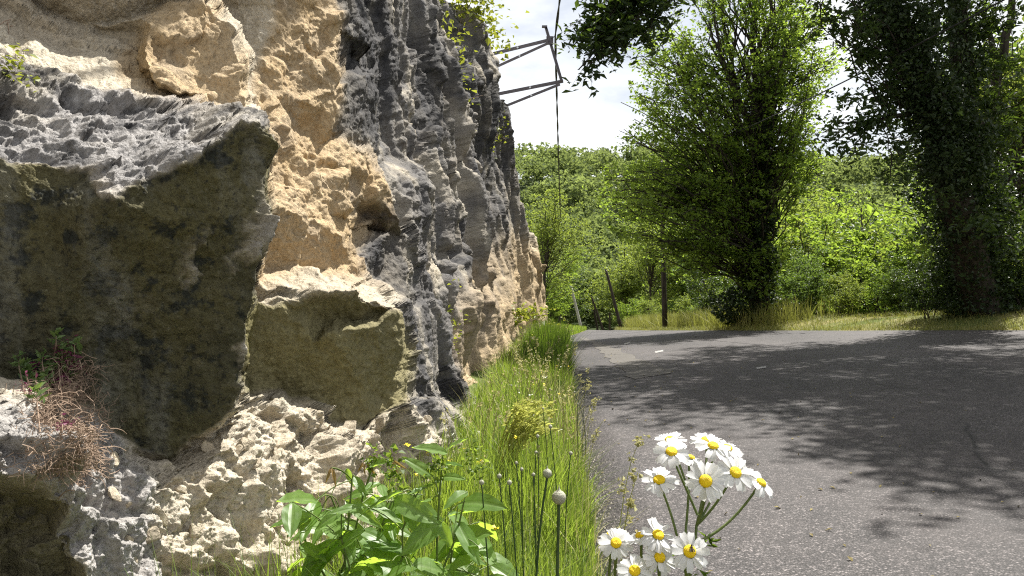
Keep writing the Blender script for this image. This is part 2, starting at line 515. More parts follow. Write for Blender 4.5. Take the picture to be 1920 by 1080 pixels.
# ledge above the block, boulder, pale angular block
crease((-200, 120, 2.2), (0, 130, 2.45), (150, 182, 2.48), (300, 198, 2.58), (450, 203, 2.5), (487, 222, 2.42))
spot((70, 200, 2.3), (230, 250, 2.3), (370, 250, 2.32), (440, 217, 2.36), (120, 240, 2.22), (300, 290, 2.16))
crease((-720, -10, 1.7), (-200, -60, 2.6), (-15, -32, 3.0), (60, 30, 3.02), (150, 58, 3.05), (243, 98, 3.04), (268, 150, 2.9), (285, 178, 2.78), (330, 184, 2.80), (378, 182, 2.86), (420, 190, 2.88), (462, 197, 2.92))
crease((256, 44, 2.98), (275, 78, 2.86), (282, 130, 2.72), (290, 168, 2.68), (330, 176, 2.70), (368, 172, 2.76), (366, 122, 2.82), (345, 97, 2.92), (310, 75, 2.97))
spot((320, 120, 2.74), (250, 70, 3.05))
crease((310, 18, 3.1), (395, 5, 3.06), (440, 48, 3.0), (458, 98, 2.98), (462, 197, 2.92))
crease((355, 60, 3.02), (400, 110, 2.95), (385, 165, 2.86))
crease((405, 0, 3.8), (452, 44, 3.8), (474, 95, 3.75), (478, 196, 3.55), (496, 228, 3.2))
crease((395, -4, 3.1), (310, 8, 3.16), (255, 28, 3.10))
spot((-720, -100, 1.75), (-200, -100, 2.6), (80, -100, 2.78), (250, -100, 2.86), (330, -100, 3.0), (395, -100, 3.2), (430, -100, 3.7), (160, 0, 2.95), (90, 10, 2.95))
spot((120, 120, 2.66), (200, 130, 2.72), (60, 80, 2.68), (180, 165, 2.55))
# tan wall, tan boulder, slope
spot((560, -100, 3.98), (562, 60, 3.94), (545, 190, 3.76), (530, 100, 3.85), (600, 20, 4.12), (520, 0, 3.86))
crease((640, -100, 4.45), (634, 60, 4.36), (628, 170, 4.2), (630, 240, 4.15))
crease((606, 270, 4.1), (650, 247, 4.35), (690, 290, 4.55), (735, 350, 4.9), (757, 372, 5.2))
crease((757, 372, 5.2), (750, 416, 5.0), (690, 426, 4.85), (655, 417, 4.15), (615, 398, 3.75), (602, 330, 3.78), (606, 270, 4.1))
spot((640, 330, 3.86), (700, 352, 4.45), (660, 390, 4.0))
crease((520, 180, 3.72), (570, 262, 3.75), (592, 330, 3.75), (608, 404, 3.7))
spot((560, 350, 3.5), (512, 325, 3.32), (540, 250, 3.55), (590, 240, 4.1))
# grey wall with buttresses
crease((645, 118, 5.2), (690, 108, 5.42), (716, 135, 5.5), (710, 258, 5.3), (690, 285, 4.95))
crease((724, 125, 6.3), (722, 258, 6.1), (705, 296, 5.4))
crease((680, 433, 4.98), (740, 424, 5.1), (768, 440, 5.2), (775, 500, 5.1), (765, 560, 4.8), (700, 520, 4.6))
crease((776, 436, 6.3), (786, 500, 6.1), (780, 560, 5.6))
for px, py, y in ((700, 0, 6.2), (760, -100, 8.2), (800, 0, 8.8), (800, 120, 8.4), (800, 220, 7.7), (760, 300, 6.6), (820, 400, 7.2), (830, 560, 6.6),
                  (850, -100, 12), (852, 60, 11.4), (850, 300, 9.6), (858, 500, 8.4), (850, 700, 6.3), (900, -100, 16), (900, 100, 15),
                  (902, 300, 13.4), (905, 500, 11), (900, 700, 8.4), (945, 130, 19), (950, 250, 18.4), (950, 400, 16.5), (955, 600, 12.5), (945, 720, 9.6), (930, 800, 7.4),
                  (905, 860, 6.4), (965, 680, 12), (1000, 500, 21), (1000, 600, 18.5), (1010, 680, 17), (1060, 720, 22), (1000, 800, 9.5), (1060, 900, 9)):
    spot((px, py, y))
crease((700, -100, 17), (870, -100, 17), (905, 0, 18.5), (938, 90, 20), (972, 190, 22), (977, 290, 23), (997, 400, 25), (1027, 500, 27), (1036, 620, 27), (1050, 700, 26), (1060, 720, 22)) if False else None
spot((900, 0, 18.2), (940, 90, 20.5), (975, 190, 22), (980, 290, 23), (1000, 400, 24.5), (1030, 500, 26.5), (1040, 620, 26.5), (1060, 690, 25), (1060, -100, 22))
crease((843, 480, 8.6), (860, 385, 9.2), (884, 372, 9.7), (880, 470, 9.3), (858, 505, 8.3), (843, 480, 8.6))

res = delaunay_2d_cdt(CP, CE, [], 0, 1e-4)
rv, _, rt, ov = res[0], res[1], res[2], res[3]
RX = np.array([(p.x, p.y) for p in rv])
RI = np.zeros(len(rv))
for k, o_ in enumerate(ov):
    if len(o_): RI[k] = 1.0 / CZ[o_[0]]
    else:
        d = np.array([(p.x - rv[k].x) ** 2 + (p.y - rv[k].y) ** 2 for p in CP]); q = np.argsort(d)[:3]
        RI[k] = np.mean([1.0 / CZ[j] for j in q])

sil_y = np.array([-90, 0, 90, 190, 290, 400, 500, 620, 690, 760, 1230])
sil_x = np.array([846, 874, 908, 942, 954, 984, 1026, 1036, 1040, 1040, 1040])
rows = np.concatenate([np.linspace(-90, -6, 22), np.arange(-4, 1084, 2.1), np.linspace(1090, 1230, 20)])
u_out = np.linspace(-700, -20, 64); n_in = 900
sx = np.interp(rows, sil_y, sil_x)
# depth along fine sight lines first ...
n_f = 1150
PXf = np.concatenate([np.repeat(u_out[None], len(rows), 0), -16 + (sx[:, None] + 16) * np.linspace(0, 1, n_f)[None]], 1)
PYf = np.repeat(rows[:, None], PXf.shape[1], 1)
INV = np.full(PXf.shape, np.nan)
for tri in rt:
    a, b, c = RX[list(tri)]
    det = (b[0] - a[0]) * (c[1] - a[1]) - (c[0] - a[0]) * (b[1] - a[1])
    if abs(det) < 1e-6: continue
    r0 = np.searchsorted(rows, min(a[1], b[1], c[1]) - .5); r1 = np.searchsorted(rows, max(a[1], b[1], c[1]) + .5)
    if r1 <= r0: continue
    X = PXf[r0:r1]; Yy = PYf[r0:r1]
    w1 = ((X - a[0]) * (c[1] - a[1]) - (c[0] - a[0]) * (Yy - a[1])) / det
    w2 = ((b[0] - a[0]) * (Yy - a[1]) - (X - a[0]) * (b[1] - a[1])) / det
    m = (w1 >= -1e-5) & (w2 >= -1e-5) & (w1 + w2 <= 1 + 1e-5)
    I = RI[tri[0]] * (1 - w1 - w2) + RI[tri[1]] * w1 + RI[tri[2]] * w2
    sub = INV[r0:r1]; sub[m] = I[m]
bad = ~np.isfinite(INV)
if bad.any():
    idx = np.where(~bad, np.arange(INV.shape[1])[None], 0); np.maximum.accumulate(idx, axis=1, out=idx)
    INV = INV[np.arange(len(INV))[:, None], idx]; INV[~np.isfinite(INV)] = .5
def wander2(X, Y):
    q = np.stack([X.ravel() / 45, Y.ravel() / 45, np.zeros(X.size)], 1)
    return fbm(q, 5, 2.1, .55).reshape(X.shape), fbm(q + 31.7, 5, 2.1, .55).reshape(X.shape)
def resample(A, PX_, dpx, dpy):
    # the same wander for edges and markings, so that nothing on the rock runs ruler-straight
    ci = np.arange(A.shape[1])[None] + dpx / np.maximum(np.gradient(PX_, axis=1), .4); ri = np.arange(A.shape[0])[:, None] + dpy / np.gradient(rows)[:, None]
    ci = np.clip(ci, 0, A.shape[1] - 1.001); ri = np.clip(ri, 0, A.shape[0] - 1.001)
    c0_ = ci.astype(int); r0_ = ri.astype(int); fc = ci - c0_; fr = ri - r0_
    return (A[r0_, c0_] * (1 - fc) + A[r0_, c0_ + 1] * fc) * (1 - fr) + (A[r0_ + 1, c0_] * (1 - fc) + A[r0_ + 1, c0_ + 1] * fc) * fr
def blur(A, r, axes=(0, 1)):
    for _ in range(2):
        for ax in axes:
            P = np.concatenate([np.repeat(A.take([0], ax), r, ax), A, np.repeat(A.take([-1], ax), r, ax)], ax)
            c = np.cumsum(P, ax); z = np.zeros_like(c.take([0], ax)); c = np.concatenate([z, c], ax)
            n = A.shape[ax]
            A = (c.take(range(2 * r + 1, 2 * r + 1 + n), ax) - c.take(range(0, n), ax)) / (2 * r + 1)
    return A
j1, j2 = wander2(PXf, PYf)
jf = np.clip((PXf + 650) / 60, 0, 1) * np.clip((1000 - PXf) / 250, 0, 1)
INV = resample(INV, PXf, 7 * j1 * jf, 7 * j2 * jf)
# ... then columns spaced along the rock itself, so that faces turned away are as finely cut as the rest
nu_ = len(u_out)
Xi = PXf[:, nu_:]; Ii = INV[:, nu_:]
met = np.diff(Xi, axis=1) / FPX + .17 * np.abs(np.diff(np.log(Ii), axis=1))
met = blur(met, 5, (0,))
cum = np.concatenate([np.zeros((len(rows), 1)), np.cumsum(met, 1)], 1); cum /= cum[:, -1:]
tt_ = np.linspace(0, 1, n_in)
Xn = np.stack([np.interp(tt_, cum[k], Xi[k]) for k in range(len(rows))])
In = np.stack([np.interp(Xn[k], Xi[k], Ii[k]) for k in range(len(rows))])
PXg = np.concatenate([PXf[:, :nu_], Xn], 1); INV = np.concatenate([INV[:, :nu_], In], 1)
PY = np.repeat(rows[:, None], PXg.shape[1], 1)

# ---- surface-character fields and painted shade, traced on the rock
def soft(poly, r=3, jitter=7.0):
    m = pts_in_poly(PXg + jitter * jn1 + 4 * jn3, PY + jitter * jn2 + 4 * jn4, poly).astype(float)
    return blur(m, r)
D0 = 1.0 / INV
P0 = np.stack([(PXg - 960) / FPX * D0, D0, (540 - PY) / FPX * D0], -1)
sh = P0.shape[:2]
flat = P0.reshape(-1, 3)
jn1, jn2 = wander2(PXg, PY)
jn3 = fbm(flat * 7 + 3, 4).reshape(sh); jn4 = fbm(flat * 7 + 43, 4).reshape(sh)
BLOCK = [(-720, 262), (0, 290), (80, 303), (160, 322), (206, 376), (270, 336), (350, 310), (440, 240), (490, 244), (509, 280), (505, 400), (488, 520), (470, 640), (448, 755), (420, 790), (345, 838), (320, 866), (212, 818), (178, 765), (100, 735), (0, 715), (-720, 705)]
BTOP = [(-720, 30), (0, 95), (150, 172), (300, 190), (450, 200), (500, 230), (506, 300), (440, 238), (350, 320), (206, 378), (160, 322), (0, 292), (-720, 265)]
BLOCK2 = [(474, 556), (520, 566), (592, 552), (660, 552), (750, 580), (764, 650), (756, 748), (700, 792), (615, 797), (600, 766), (520, 742), (453, 746)]
TAN = [(480, 150), (560, -100), (640, -100), (640, 240), (690, 285), (735, 345), (752, 420), (690, 426), (690, 515), (560, 505), (470, 545), (505, 390)]
TANL = [(245, 90), (258, 40), (310, 10), (400, 0), (465, 100), (466, 198), (400, 200), (285, 190), (200, 130)]
GREY = [(640, -100), (640, 246), (690, 285), (757, 372), (756, 420), (690, 430), (690, 520), (752, 570), (756, 760), (800, 800), (850, 830), (880, 760), (905, 660), (940, 600), (975, 520), (985, 440), (1000, 400), (975, 190), (900, -20), (880, -100)]
RUB = [(-720, 730), (100, 760), (210, 835), (320, 880), (420, 805), (450, 752), (600, 770), (615, 800), (700, 798), (750, 755), (820, 830), (860, 1240), (-720, 1240)]
LOBE = [(-720, 760), (0, 770), (120, 780), (200, 760), (215, 840), (290, 900), (330, 1000), (380, 1240), (-720, 1240)]
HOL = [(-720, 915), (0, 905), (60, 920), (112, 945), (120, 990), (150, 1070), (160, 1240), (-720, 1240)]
f_block = soft(BLOCK, 2); f_btop = soft(BTOP, 4); f_b2 = soft(BLOCK2, 3); f_tan = soft(TAN, 5); f_tanl = soft(TANL, 5)
f_grey = soft(GREY, 7, 14); f_rub = soft(RUB, 4); f_lobe = soft(LOBE, 10, 14); f_hol = soft(HOL, 4)
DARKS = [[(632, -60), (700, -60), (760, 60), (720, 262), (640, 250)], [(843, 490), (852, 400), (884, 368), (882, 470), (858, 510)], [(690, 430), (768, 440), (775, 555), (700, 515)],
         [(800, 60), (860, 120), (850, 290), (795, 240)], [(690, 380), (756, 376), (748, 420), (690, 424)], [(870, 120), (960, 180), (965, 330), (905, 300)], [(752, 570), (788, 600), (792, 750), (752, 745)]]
f_dark = np.clip(sum(soft(p, 4, 8) for p in DARKS), 0, 1)  # dark stains, plus shade painted into the recess and under the boulder

# ---- relief: broken stone, flutes and pitting pushed outwards
depth = np.clip(D0, 1.2, 30)
wall = np.clip((PXg - 640) / 160, 0, 1) * (1 - f_b2) * (1 - f_rub)
Pf = flat
warp = np.stack([fbm(Pf * 4 + 70, 3), fbm(Pf * 4 + 80, 3), fbm(Pf * 4 + 90, 3)], 1)
c0, id0 = chunks(Pf / .62 + .12 * warp + 1.7, 30, .10); c1, id1 = chunks(Pf / .27 + .16 * warp, 26, .10); c2, id2 = chunks(Pf / .105 + .22 * warp + 3.3, 22, .10); c3, id3 = chunks(Pf / .042 + .3 * warp + 7.7, 18)
big = fbm(Pf * 1.3, 3).reshape(sh); med = fbm(Pf * 5.2 + 4, 4).reshape(sh); fine = fbm(Pf * 26 + 9, 4, 2.2, .6).reshape(sh)
c0 = c0.reshape(sh); c1 = c1.reshape(sh); c2 = c2.reshape(sh); c3 = c3.reshape(sh)
Ps = Pf * np.array((1.0, .75, .17)); Ps[:, 1] += .35 * Pf[:, 2] * .17
fl1 = ridged(Ps * 1.7 + 2.0, 3).reshape(sh); fl2 = fbm(Ps * np.array((5.5, 5.5, 3.2)) + 8, 4).reshape(sh)
wps = np.stack([fbm(Ps * 2.2 + 70, 3), fbm(Ps * 2.2 + 80, 3), fbm(Ps * 2.2 + 90, 2)], 1)
k1, _ = chunks(Pf * np.array((1.1, .8, .26)) * 1.1 + .16 * wps + 5.5, 24, .12); k1 = k1.reshape(sh)
k2, _ = chunks(Pf * np.array((1.1, .9, .22)) * 3.1 + .22 * wps + 1.5, 22, .12); k2 = k2.reshape(sh)
smoothface = np.clip(f_block + f_b2 * .92 + f_hol * .5, 0, 1)
amp = np.zeros(sh)
amp += (1 - smoothface) * (1 - wall) * (.135 * c0 + .026 * c1 + .008 * c2 + .003 * c3 + .010 * med + .015 * big + .006 * fine)
amp += f_rub * (.035 * c0 + .055 * c1 + .042 * c2 + .013 * c3 + .007 * fine)
amp += f_btop * (.022 * ridged(Pf * 6 + 3, 4).reshape(sh) + .022 * c2 + .012 * c3 + .006 * fine)
amp += smoothface * (.032 * c0 + .012 * big + .011 * med + .0055 * fine + .012 * fl2 + .006 * c2 + .004 * c3)
sc_w = np.clip(depth / 9.0, .5, 1.5)
farq = 1 - .55 * np.clip((PXg - 860) / 100, 0, 1)
amp += farq * wall * sc_w * (.07 * fl1 + .035 * fl2 + .36 * k1 + .085 * k2 + .15 * c0 + .012 * med - .20) + wall * .009 * fine
tanm = np.clip(f_tan + f_tanl, 0, 1) * (1 - smoothface)
amp += tanm * (.03 * k2)
knob = soft([(330, 560), (380, 440), (470, 420), (492, 300), (496, 420), (470, 600), (450, 740), (400, 660), (330, 640)], 8, 10)
pit = np.clip(perlin(Pf * 9 + 40).reshape(sh) - .1, 0, 1) * np.clip(fbm(Pf * 2.4 + 60, 2).reshape(sh) * 2.0 - .2, 0, 1)
amp += f_block * pit * .03 + knob * f_block * .085 * np.clip(fbm(Pf * 10 + 40, 4).reshape(sh) * 1.6, 0, 1) * np.clip(fbm(Pf * 3 + 11, 2).reshape(sh) * 2 + .6, 0, 1)
step = np.zeros(sh)
gy = np.abs(np.gradient(np.log(D0), axis=0)) / np.gradient(rows)[:, None]
step = blur(np.clip((gy - .010) / .012, 0, 1) * (PXg < 800), 2)      # calm the relief where a ledge runs edge-on
amp = amp * (1 - .7 * np.clip(step * 1.6, 0, 1))
DIR = np.array((.74, -.50, .30)); DIR /= np.linalg.norm(DIR)
DIRW = np.array((.95, -.22, .22)); DIRW /= np.linalg.norm(DIRW)
wd = np.clip((PXg - 700) / 150, 0, 1)[..., None]
P1 = P0 + amp[..., None] * (DIR * (1 - wd) + DIRW * wd)
P1 += ((1 - smoothface) * (1 - wall) * .3 * (1 - np.clip(step * 2, 0, 1)))[..., None] * (np.stack([c2 * .02, med * .03, c2 * .02 + c1 * .03], -1))

# ---- carry the rock on where the photograph does not look: up to its top, back behind the camera, round the far corner
def attr_ext(A, lo, hi, rgt): 
    A = np.concatenate([np.repeat(A[:1], hi, 0), A], 0)
    return np.concatenate([np.repeat(A[:, :1], lo, 1), A, np.repeat(A[:, -1:], rgt, 1)], 1)
upn, lfn, rgn = 60, 30, 14
top = P1[0]; tops_ = np.stack([blur(np.repeat(top[None, :, k], 3, 0), 22, (1,))[1] for k in range(3)], 1)
ups = []
for k in range(upn, 0, -1):
    s = k / upn
    H = np.maximum(8.3 - top[:, 2], .6) * s
    bl_ = min(1, k / 7)
    pp = top * (1 - bl_) + tops_ * bl_ + np.stack([-.14 * H - 3.5 * max(0, s - .85) / .15, .05 * H, H * (1 if s < .85 else 1)], 1)
    pp += (.20 * fbm(pp * .9, 4) + .30 * chunks(pp * .9 + 2, 20, .1)[0] + .10 * chunks(pp * 2.6, 20, .1)[0])[:, None] * np.array((1, -.3, .3)) * min(1, k / 5)
    ups.append(pp)
P2 = np.concatenate([np.array(ups), P1], 0)
lefts = []
for k in range(lfn, 0, -1):
    s = k / lfn
    pp = P2[:, 0] + np.array((-.3 * s, -8 * s ** 1.3, 0))
    pp += (.12 * fbm(pp * 1.6, 4))[:, None] * np.array((1, -.2, .2)) * min(1, k / 4)
    lefts.append(pp)
rights = []
for k in range(1, rgn + 1):
    s = k / rgn
    pp = P2[:, -1] + np.array((-7 * s ** 1.6, 3.2 * s ** .7, -.5 * s))
    pp += (.3 * fbm(pp * .9, 4))[:, None] * np.array((.3, 1, .2)) * min(1, k / 4)
    rights.append(pp)
P2 = np.concatenate([np.stack(lefts, 1), P2, np.stack(rights, 1)], 1)
ext = lambda A: attr_ext(A, lfn, upn, rgn)
streak = fbm(Ps * np.array((4, 4, 2.2)) + 21, 4).reshape(sh)
blot = fbm(Pf * 2.2 + 50, 4).reshape(sh)
FARW = soft([(880, 500), (960, 430), (1034, 490), (1036, 660), (900, 740), (850, 680)], 8, 14)
moss = np.clip(f_block + .88 * f_b2 + .85 * f_hol, 0, 1)  # moss on the two blocks; in the hollow it is painted shade
grey = np.clip(f_grey * np.clip(1.0 + .7 * streak + .5 * blot, 0, 1) * (1 - .55 * FARW) + .25 * f_btop + .15 * f_lobe * (1 - f_hol) + .6 * np.clip(blot - .35, 0, 1), 0, 1) * (1 - moss)
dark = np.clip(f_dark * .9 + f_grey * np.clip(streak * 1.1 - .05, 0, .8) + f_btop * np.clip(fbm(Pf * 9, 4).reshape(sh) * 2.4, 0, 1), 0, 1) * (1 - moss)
warm = np.clip(.8 * FARW + f_tan * .9 + f_tanl * .8 + .35 * np.clip(blot, 0, 1) + .25 * (id1.reshape(sh) - .4), 0, 1)
loamp = ext(np.clip(.5 + .5 * blot, 0, 1))
ridge_ = f_block * np.clip(fbm(Pf * 10 + 40, 4).reshape(sh) * 2.2 - .2, 0, 1) * np.clip(knob + .25 * np.clip(blot, 0, 1), 0, 1)  # sun-caught bump tops, painted pale into the block's colour
moss = moss * (1 - .8 * ridge_)
pale = np.clip(.8 * ridge_ + f_btop * np.clip(.7 + .9 * blot, 0, .9) + .8 * f_lobe * (1 - f_hol), 0, 1) * (1 - moss)
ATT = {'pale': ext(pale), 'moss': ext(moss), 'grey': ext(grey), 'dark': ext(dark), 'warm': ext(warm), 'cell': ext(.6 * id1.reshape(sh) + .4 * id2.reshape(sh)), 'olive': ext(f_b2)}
ATT['grey'][:upn] = np.clip(ATT['grey'][:upn] + .3, 0, 1)

t = NT('limestone')
v = t.pos(); vs = t.pos((1, 1, .22))
a_m, a_g, a_d, a_w, a_c, a_o = (t.attr(k) for k in ('moss', 'grey', 'dark', 'warm', 'cell', 'olive'))
n_big = t.noise(v, 2.2, 6, .6); n_mid = t.noise(v, 11, 6, .65); n_fin = t.noise(v, 60, 5, .7); n_str = t.noise(vs, 5, 6, .6)
cream = t.mix(n_mid, (.42, .37, .28), (.62, .56, .45))
warmc = t.mix(n_big, (.40, .27, .13), (.54, .40, .22))
base = t.mix(a_w, cream, warmc)
base = t.mix(t.math('MULTIPLY', a_c, .55), base, t.mix(n_mid, (.30, .27, .23), (.46, .38, .26)))
base = t.mix(t.attr('pale'), base, t.mix(n_mid, (.25, .24, .238), (.45, .435, .425)))
greyc = t.mix(n_mid, (.052, .052, .056), (.150, .150, .157))
gf = t.math('MULTIPLY', a_g, t.ramp(n_str, [(.25, 1.), (.7, .72)]))
base = t.mix(gf, base, greyc)
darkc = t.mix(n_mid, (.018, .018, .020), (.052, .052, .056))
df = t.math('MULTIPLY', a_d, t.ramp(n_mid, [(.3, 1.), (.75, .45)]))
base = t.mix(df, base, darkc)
moss_shade_c = t.mix(t.ramp(n_big, [(.3, 0.), (.7, 1.)]), (.062, .060, .042), (.128, .112, .046))
moss_shade_c = t.mix(t.ramp(n_mid, [(.40, 1.), (.47, 0.)]), moss_shade_c, (.030, .032, .026))
moss_shade_c = t.mix(t.ramp(n_str, [(.55, 0.), (.72, .8)]), moss_shade_c, (.20, .195, .165))
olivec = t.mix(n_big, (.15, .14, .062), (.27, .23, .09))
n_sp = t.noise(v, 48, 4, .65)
moss_shade_c = t.mix(t.ramp(n_sp, [(.56, 0.), (.66, .75)]), moss_shade_c, (.022, .023, .020))
moss_shade_c = t.mix(t.ramp(n_sp, [(.30, .7), (.40, 0.)]), moss_shade_c, (.16, .15, .10))
moss_shade_c = t.mix(t.math('MULTIPLY', a_o, .75), moss_shade_c, olivec)
base = t.mix(a_m, base, moss_shade_c)
base = t.mix(1.0, base, t.ramp(n_fin, [(.3, .62), (.7, 1.22)]), 'MULTIPLY')
spk = t.ramp(t.noise(v, 130, 3, .6), [(.30, .45), (.40, 1.)])
base = t.mix(.6, base, t.mix(1.0, base, spk, 'MULTIPLY'))
hgt = t.math('ADD', t.math('MULTIPLY', n_fin, .6), t.math('ADD', n_mid, t.math('MULTIPLY', t.noise(v, 25, 5, .7), .8)))
M_ROCK = t.done(t.bsdf(base, .9, t.bump(hgt, .8, .025), .2))

# ---- split the rock into its blocks (parts) and link
R, C = P2.shape[:2]
reg = np.zeros(sh, int)
parts = [('rock_block', BLOCK + [], 'dark mossy overhanging block with grey top'), ('rock_block', BLOCK2, 'olive stained block with a lit inner ledge')]
reg[pts_in_poly(PXg, PY, [(-720, 30), (0, 95), (150, 172), (300, 192), (450, 202), (492, 226), (504, 275), (501, 400), (484, 525), (452, 750), (430, 796), (345, 840), (320, 868), (212, 820), (178, 768), (100, 738), (0, 718), (-720, 706)])] = 1
reg[pts_in_poly(PXg, PY, [(492, 508), (560, 503), (640, 499), (694, 518), (750, 570), (756, 650), (750, 748), (700, 797), (615, 801), (600, 768), (520, 744), (448, 748), (470, 545)])] = 2
reg[pts_in_poly(PXg, PY, [(600, 268), (650, 243), (692, 288), (737, 346), (761, 370), (752, 419), (690, 430), (655, 421), (612, 401), (598, 330)])] = 3
reg[pts_in_poly(PXg, PY, [(254, 40), (312, 72), (347, 93), (370, 120), (374, 174), (330, 180), (287, 174), (278, 130)])] = 4
reg[pts_in_poly(PXg, PY, [(507, 390), (585, 405), (622, 417), (650, 443), (680, 490), (692, 516), (640, 499), (560, 503), (490, 507)])] = 5
reg[(reg == 0) & pts_in_poly(PXg, PY, RUB)] = 6
reg[(reg == 0) & pts_in_poly(PXg, PY, [(308, 16), (396, 2), (442, 46), (461, 98), (466, 198), (390, 186), (372, 120), (345, 93)])] = 7
regx = np.zeros((R, C), int); regx[upn:, lfn:lfn + sh[1]] = reg
idx = np.arange(R * C).reshape(R, C)
Q = np.stack([idx[:-1, :-1], idx[1:, :-1], idx[1:, 1:], idx[:-1, 1:]], -1).reshape(-1, 4)
qr = regx[:-1, :-1].ravel()
VV = P2.reshape(-1, 3)
cliff = None
for k, (nm, lb) in enumerate((('rock_cliff', None), ('rock_block', 'dark mossy overhanging block with a grey top'), ('rock_block', 'olive stained block with a lit ledge across it'),
                              ('boulder', 'tan boulder bulging from the wall'), ('boulder', 'small orange boulder on the upper ledge'), ('rock_slab', 'flat tan cut slab'),
                              ('rubble_base', 'pale crumbling foot of broken limestone'), ('rock_block', 'pale angular block on the upper ledge'))):
    f = Q[qr == k]
    if not len(f): continue
    us_, inv = np.unique(f.ravel(), return_inverse=True)
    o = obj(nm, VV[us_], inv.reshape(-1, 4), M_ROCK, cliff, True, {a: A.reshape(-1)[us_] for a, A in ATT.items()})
    if k == 0:
        cliff = props(o, 'tall limestone cliff, tan and grey, lining the left of the road', None, None, 'structure')
    else: o['label'] = lb
def rock_at(px, py, out=0.0):
    r = int(np.argmin(abs(rows - py))) + upn
    cc = lfn + int(np.argmin(abs(PXg[r - upn] - px)))
    return P2[r, cc] + DIR * out
# loose angular stones lodged in the rubble
import bmesh
def stone_mesh(seed, n=13):
    rg = np.random.default_rng(seed); bm = bmesh.new()
    for p in rg.normal(size=(n, 3)):
        p = p / np.linalg.norm(p) * rg.uniform(.75, 1.0) * np.array((1, .8, .7)); bm.verts.new(p)
    bmesh.ops.convex_hull(bm, input=bm.verts)
    loose = [w for w in bm.verts if not w.link_faces]
    for w in loose: bm.verts.remove(w)
    bmesh.ops.bevel(bm, geom=bm.edges[:], offset=.06, segments=1, affect='EDGES')
    me = bpy.data.meshes.new('stone'); bm.to_mesh(me); bm.free()
    for nme, val in (('warm', .2), ('cell', .3), ('grey', .08)):
        a = me.attributes.new(nme, 'FLOAT', 'POINT'); a.data.foreach_set('value', np.full(len(me.vertices), val + .1 * rg.random(), np.float32))
    me.materials.append(M_ROCK); return me
SM = [stone_mesh(s) for s in range(6)]
rs = random.Random(5)
for k in range(46):
    for _ in range(50):
        px = rs.uniform(150, 840); py = rs.uniform(755, 1060)
        if pts_in_poly(np.array([px]), np.array([py]), RUB)[0] and not (px < 170 and py > 880): break
    p = rock_at(px, py, -.012); s = rs.uniform(.018, .05) * (1 if px < 600 else 1.3)
    o = link('stone', SM[k % 6], cliff, p)
    o.scale = (s * rs.uniform(.8, 1.3), s, s * rs.uniform(.7, 1)); o.rotation_euler = (rs.uniform(0, 6), rs.uniform(0, 6), rs.uniform(0, 6))
# ---------------------------------------------------------------- foliage toolkit
def leaves(C, L, wr, rng, up=.7, droop=.25, jit=.35, out=None):
    """one small folded leaf per centre"""
    C = np.asarray(C, float); n = len(C)
    d = rng.normal(size=(n, 3)); d[:, 2] = d[:, 2] * .5 - droop
    if out is not None: d += out
    d /= np.linalg.norm(d, axis=1)[:, None] + 1e-9
    nn = rng.normal(size=(n, 3)) * (1 - up) + np.array((0, 0, up))
    s = np.cross(d, nn); s /= np.linalg.norm(s, axis=1)[:, None] + 1e-9
    nn = np.cross(s, d)
    l = (L * (1 + jit * rng.normal(size=n))).clip(L * .4, L * 1.9)[:, None]
    w = l * wr
    b = C - d * l * .5
    V = np.stack([b, C - d * l * .04 + s * w + nn * w * .4, C + d * l * .5 - nn * l * .08, C - d * l * .04 - s * w + nn * w * .4], 1)
    Q = np.arange(4 * n).reshape(n, 4)
    t = np.repeat(np.clip(.5 + .28 * rng.normal(size=n), 0, 1), 4)
    return V.reshape(-1, 3), Q, t

def wander(p0, p1, n, amp, rng, sag=0.0):
    p0 = np.asarray(p0, float); p1 = np.asarray(p1, float)
    L = np.linalg.norm(p1 - p0)
    m = (p0 + p1) / 2 + np.array((0, 0, -sag * L)) + rng.normal(size=3) * amp * L
    P = bez(p0, m, p1, n)
    P[1:-1] += rng.normal(size=(n - 2, 3)) * amp * L * .25
    return P

def limbs_to(ends, trunk, wood, rng, r0=.05, twigs=8, tl=.8, per=10, spread=.12, hfrac=.55, back=.3, side=5, sag=-.12, twig_r=.006):
    """limbs from the trunk polyline to each end point, twigs along them; returns leaf centres"""
    out = []
    tz = trunk[:, 2]
    for e in ends:
        e = np.asarray(e, float)
        zs = tz[0] + (min(max(e[2], tz[0] + .4), tz[-1]) - tz[0]) * rng.uniform(hfrac - .15, hfrac + .2)
        k = min(np.searchsorted(tz, zs), len(tz) - 1)
        P = wander(trunk[k], e, 9, .07, rng, sag)
        L = np.linalg.norm(P[-1] - P[0])
        tube(wood, P, np.linspace(r0 * (.5 + L * .12), .010, len(P)), side)
        for j in range(twigs):
            u = rng.uniform(back, 1.0); i = u * (len(P) - 1); a = int(min(i, len(P) - 2)); p = P[a] + (P[a + 1] - P[a]) * (i - a)
            ax = P[min(a + 1, len(P) - 1)] - P[a]; ax = ax / (np.linalg.norm(ax) + 1e-9)
            d = rng.normal(size=3); d[2] = d[2] * .5 + .05; d = d / np.linalg.norm(d) + ax * .6; d /= np.linalg.norm(d)
            l = tl * rng.uniform(.5, 1.25)
            T = np.stack([p, p + d * l * .5 + np.array((0, 0, .03 * l)), p + d * l + np.array((0, 0, -.10 * l))])
            if twig_r: tube(wood, T, (twig_r, twig_r * .7, twig_r * .35), 3)
            tt = rng.uniform(.15, 1.08, per)[:, None]
            c = (1 - tt) ** 2 * T[0] + 2 * tt * (1 - tt) * T[1] + tt * tt * T[2]
            c = c + rng.normal(size=(per, 3)) * spread * np.array((1, 1, .55))
            out.append(c)
    return np.concatenate(out)

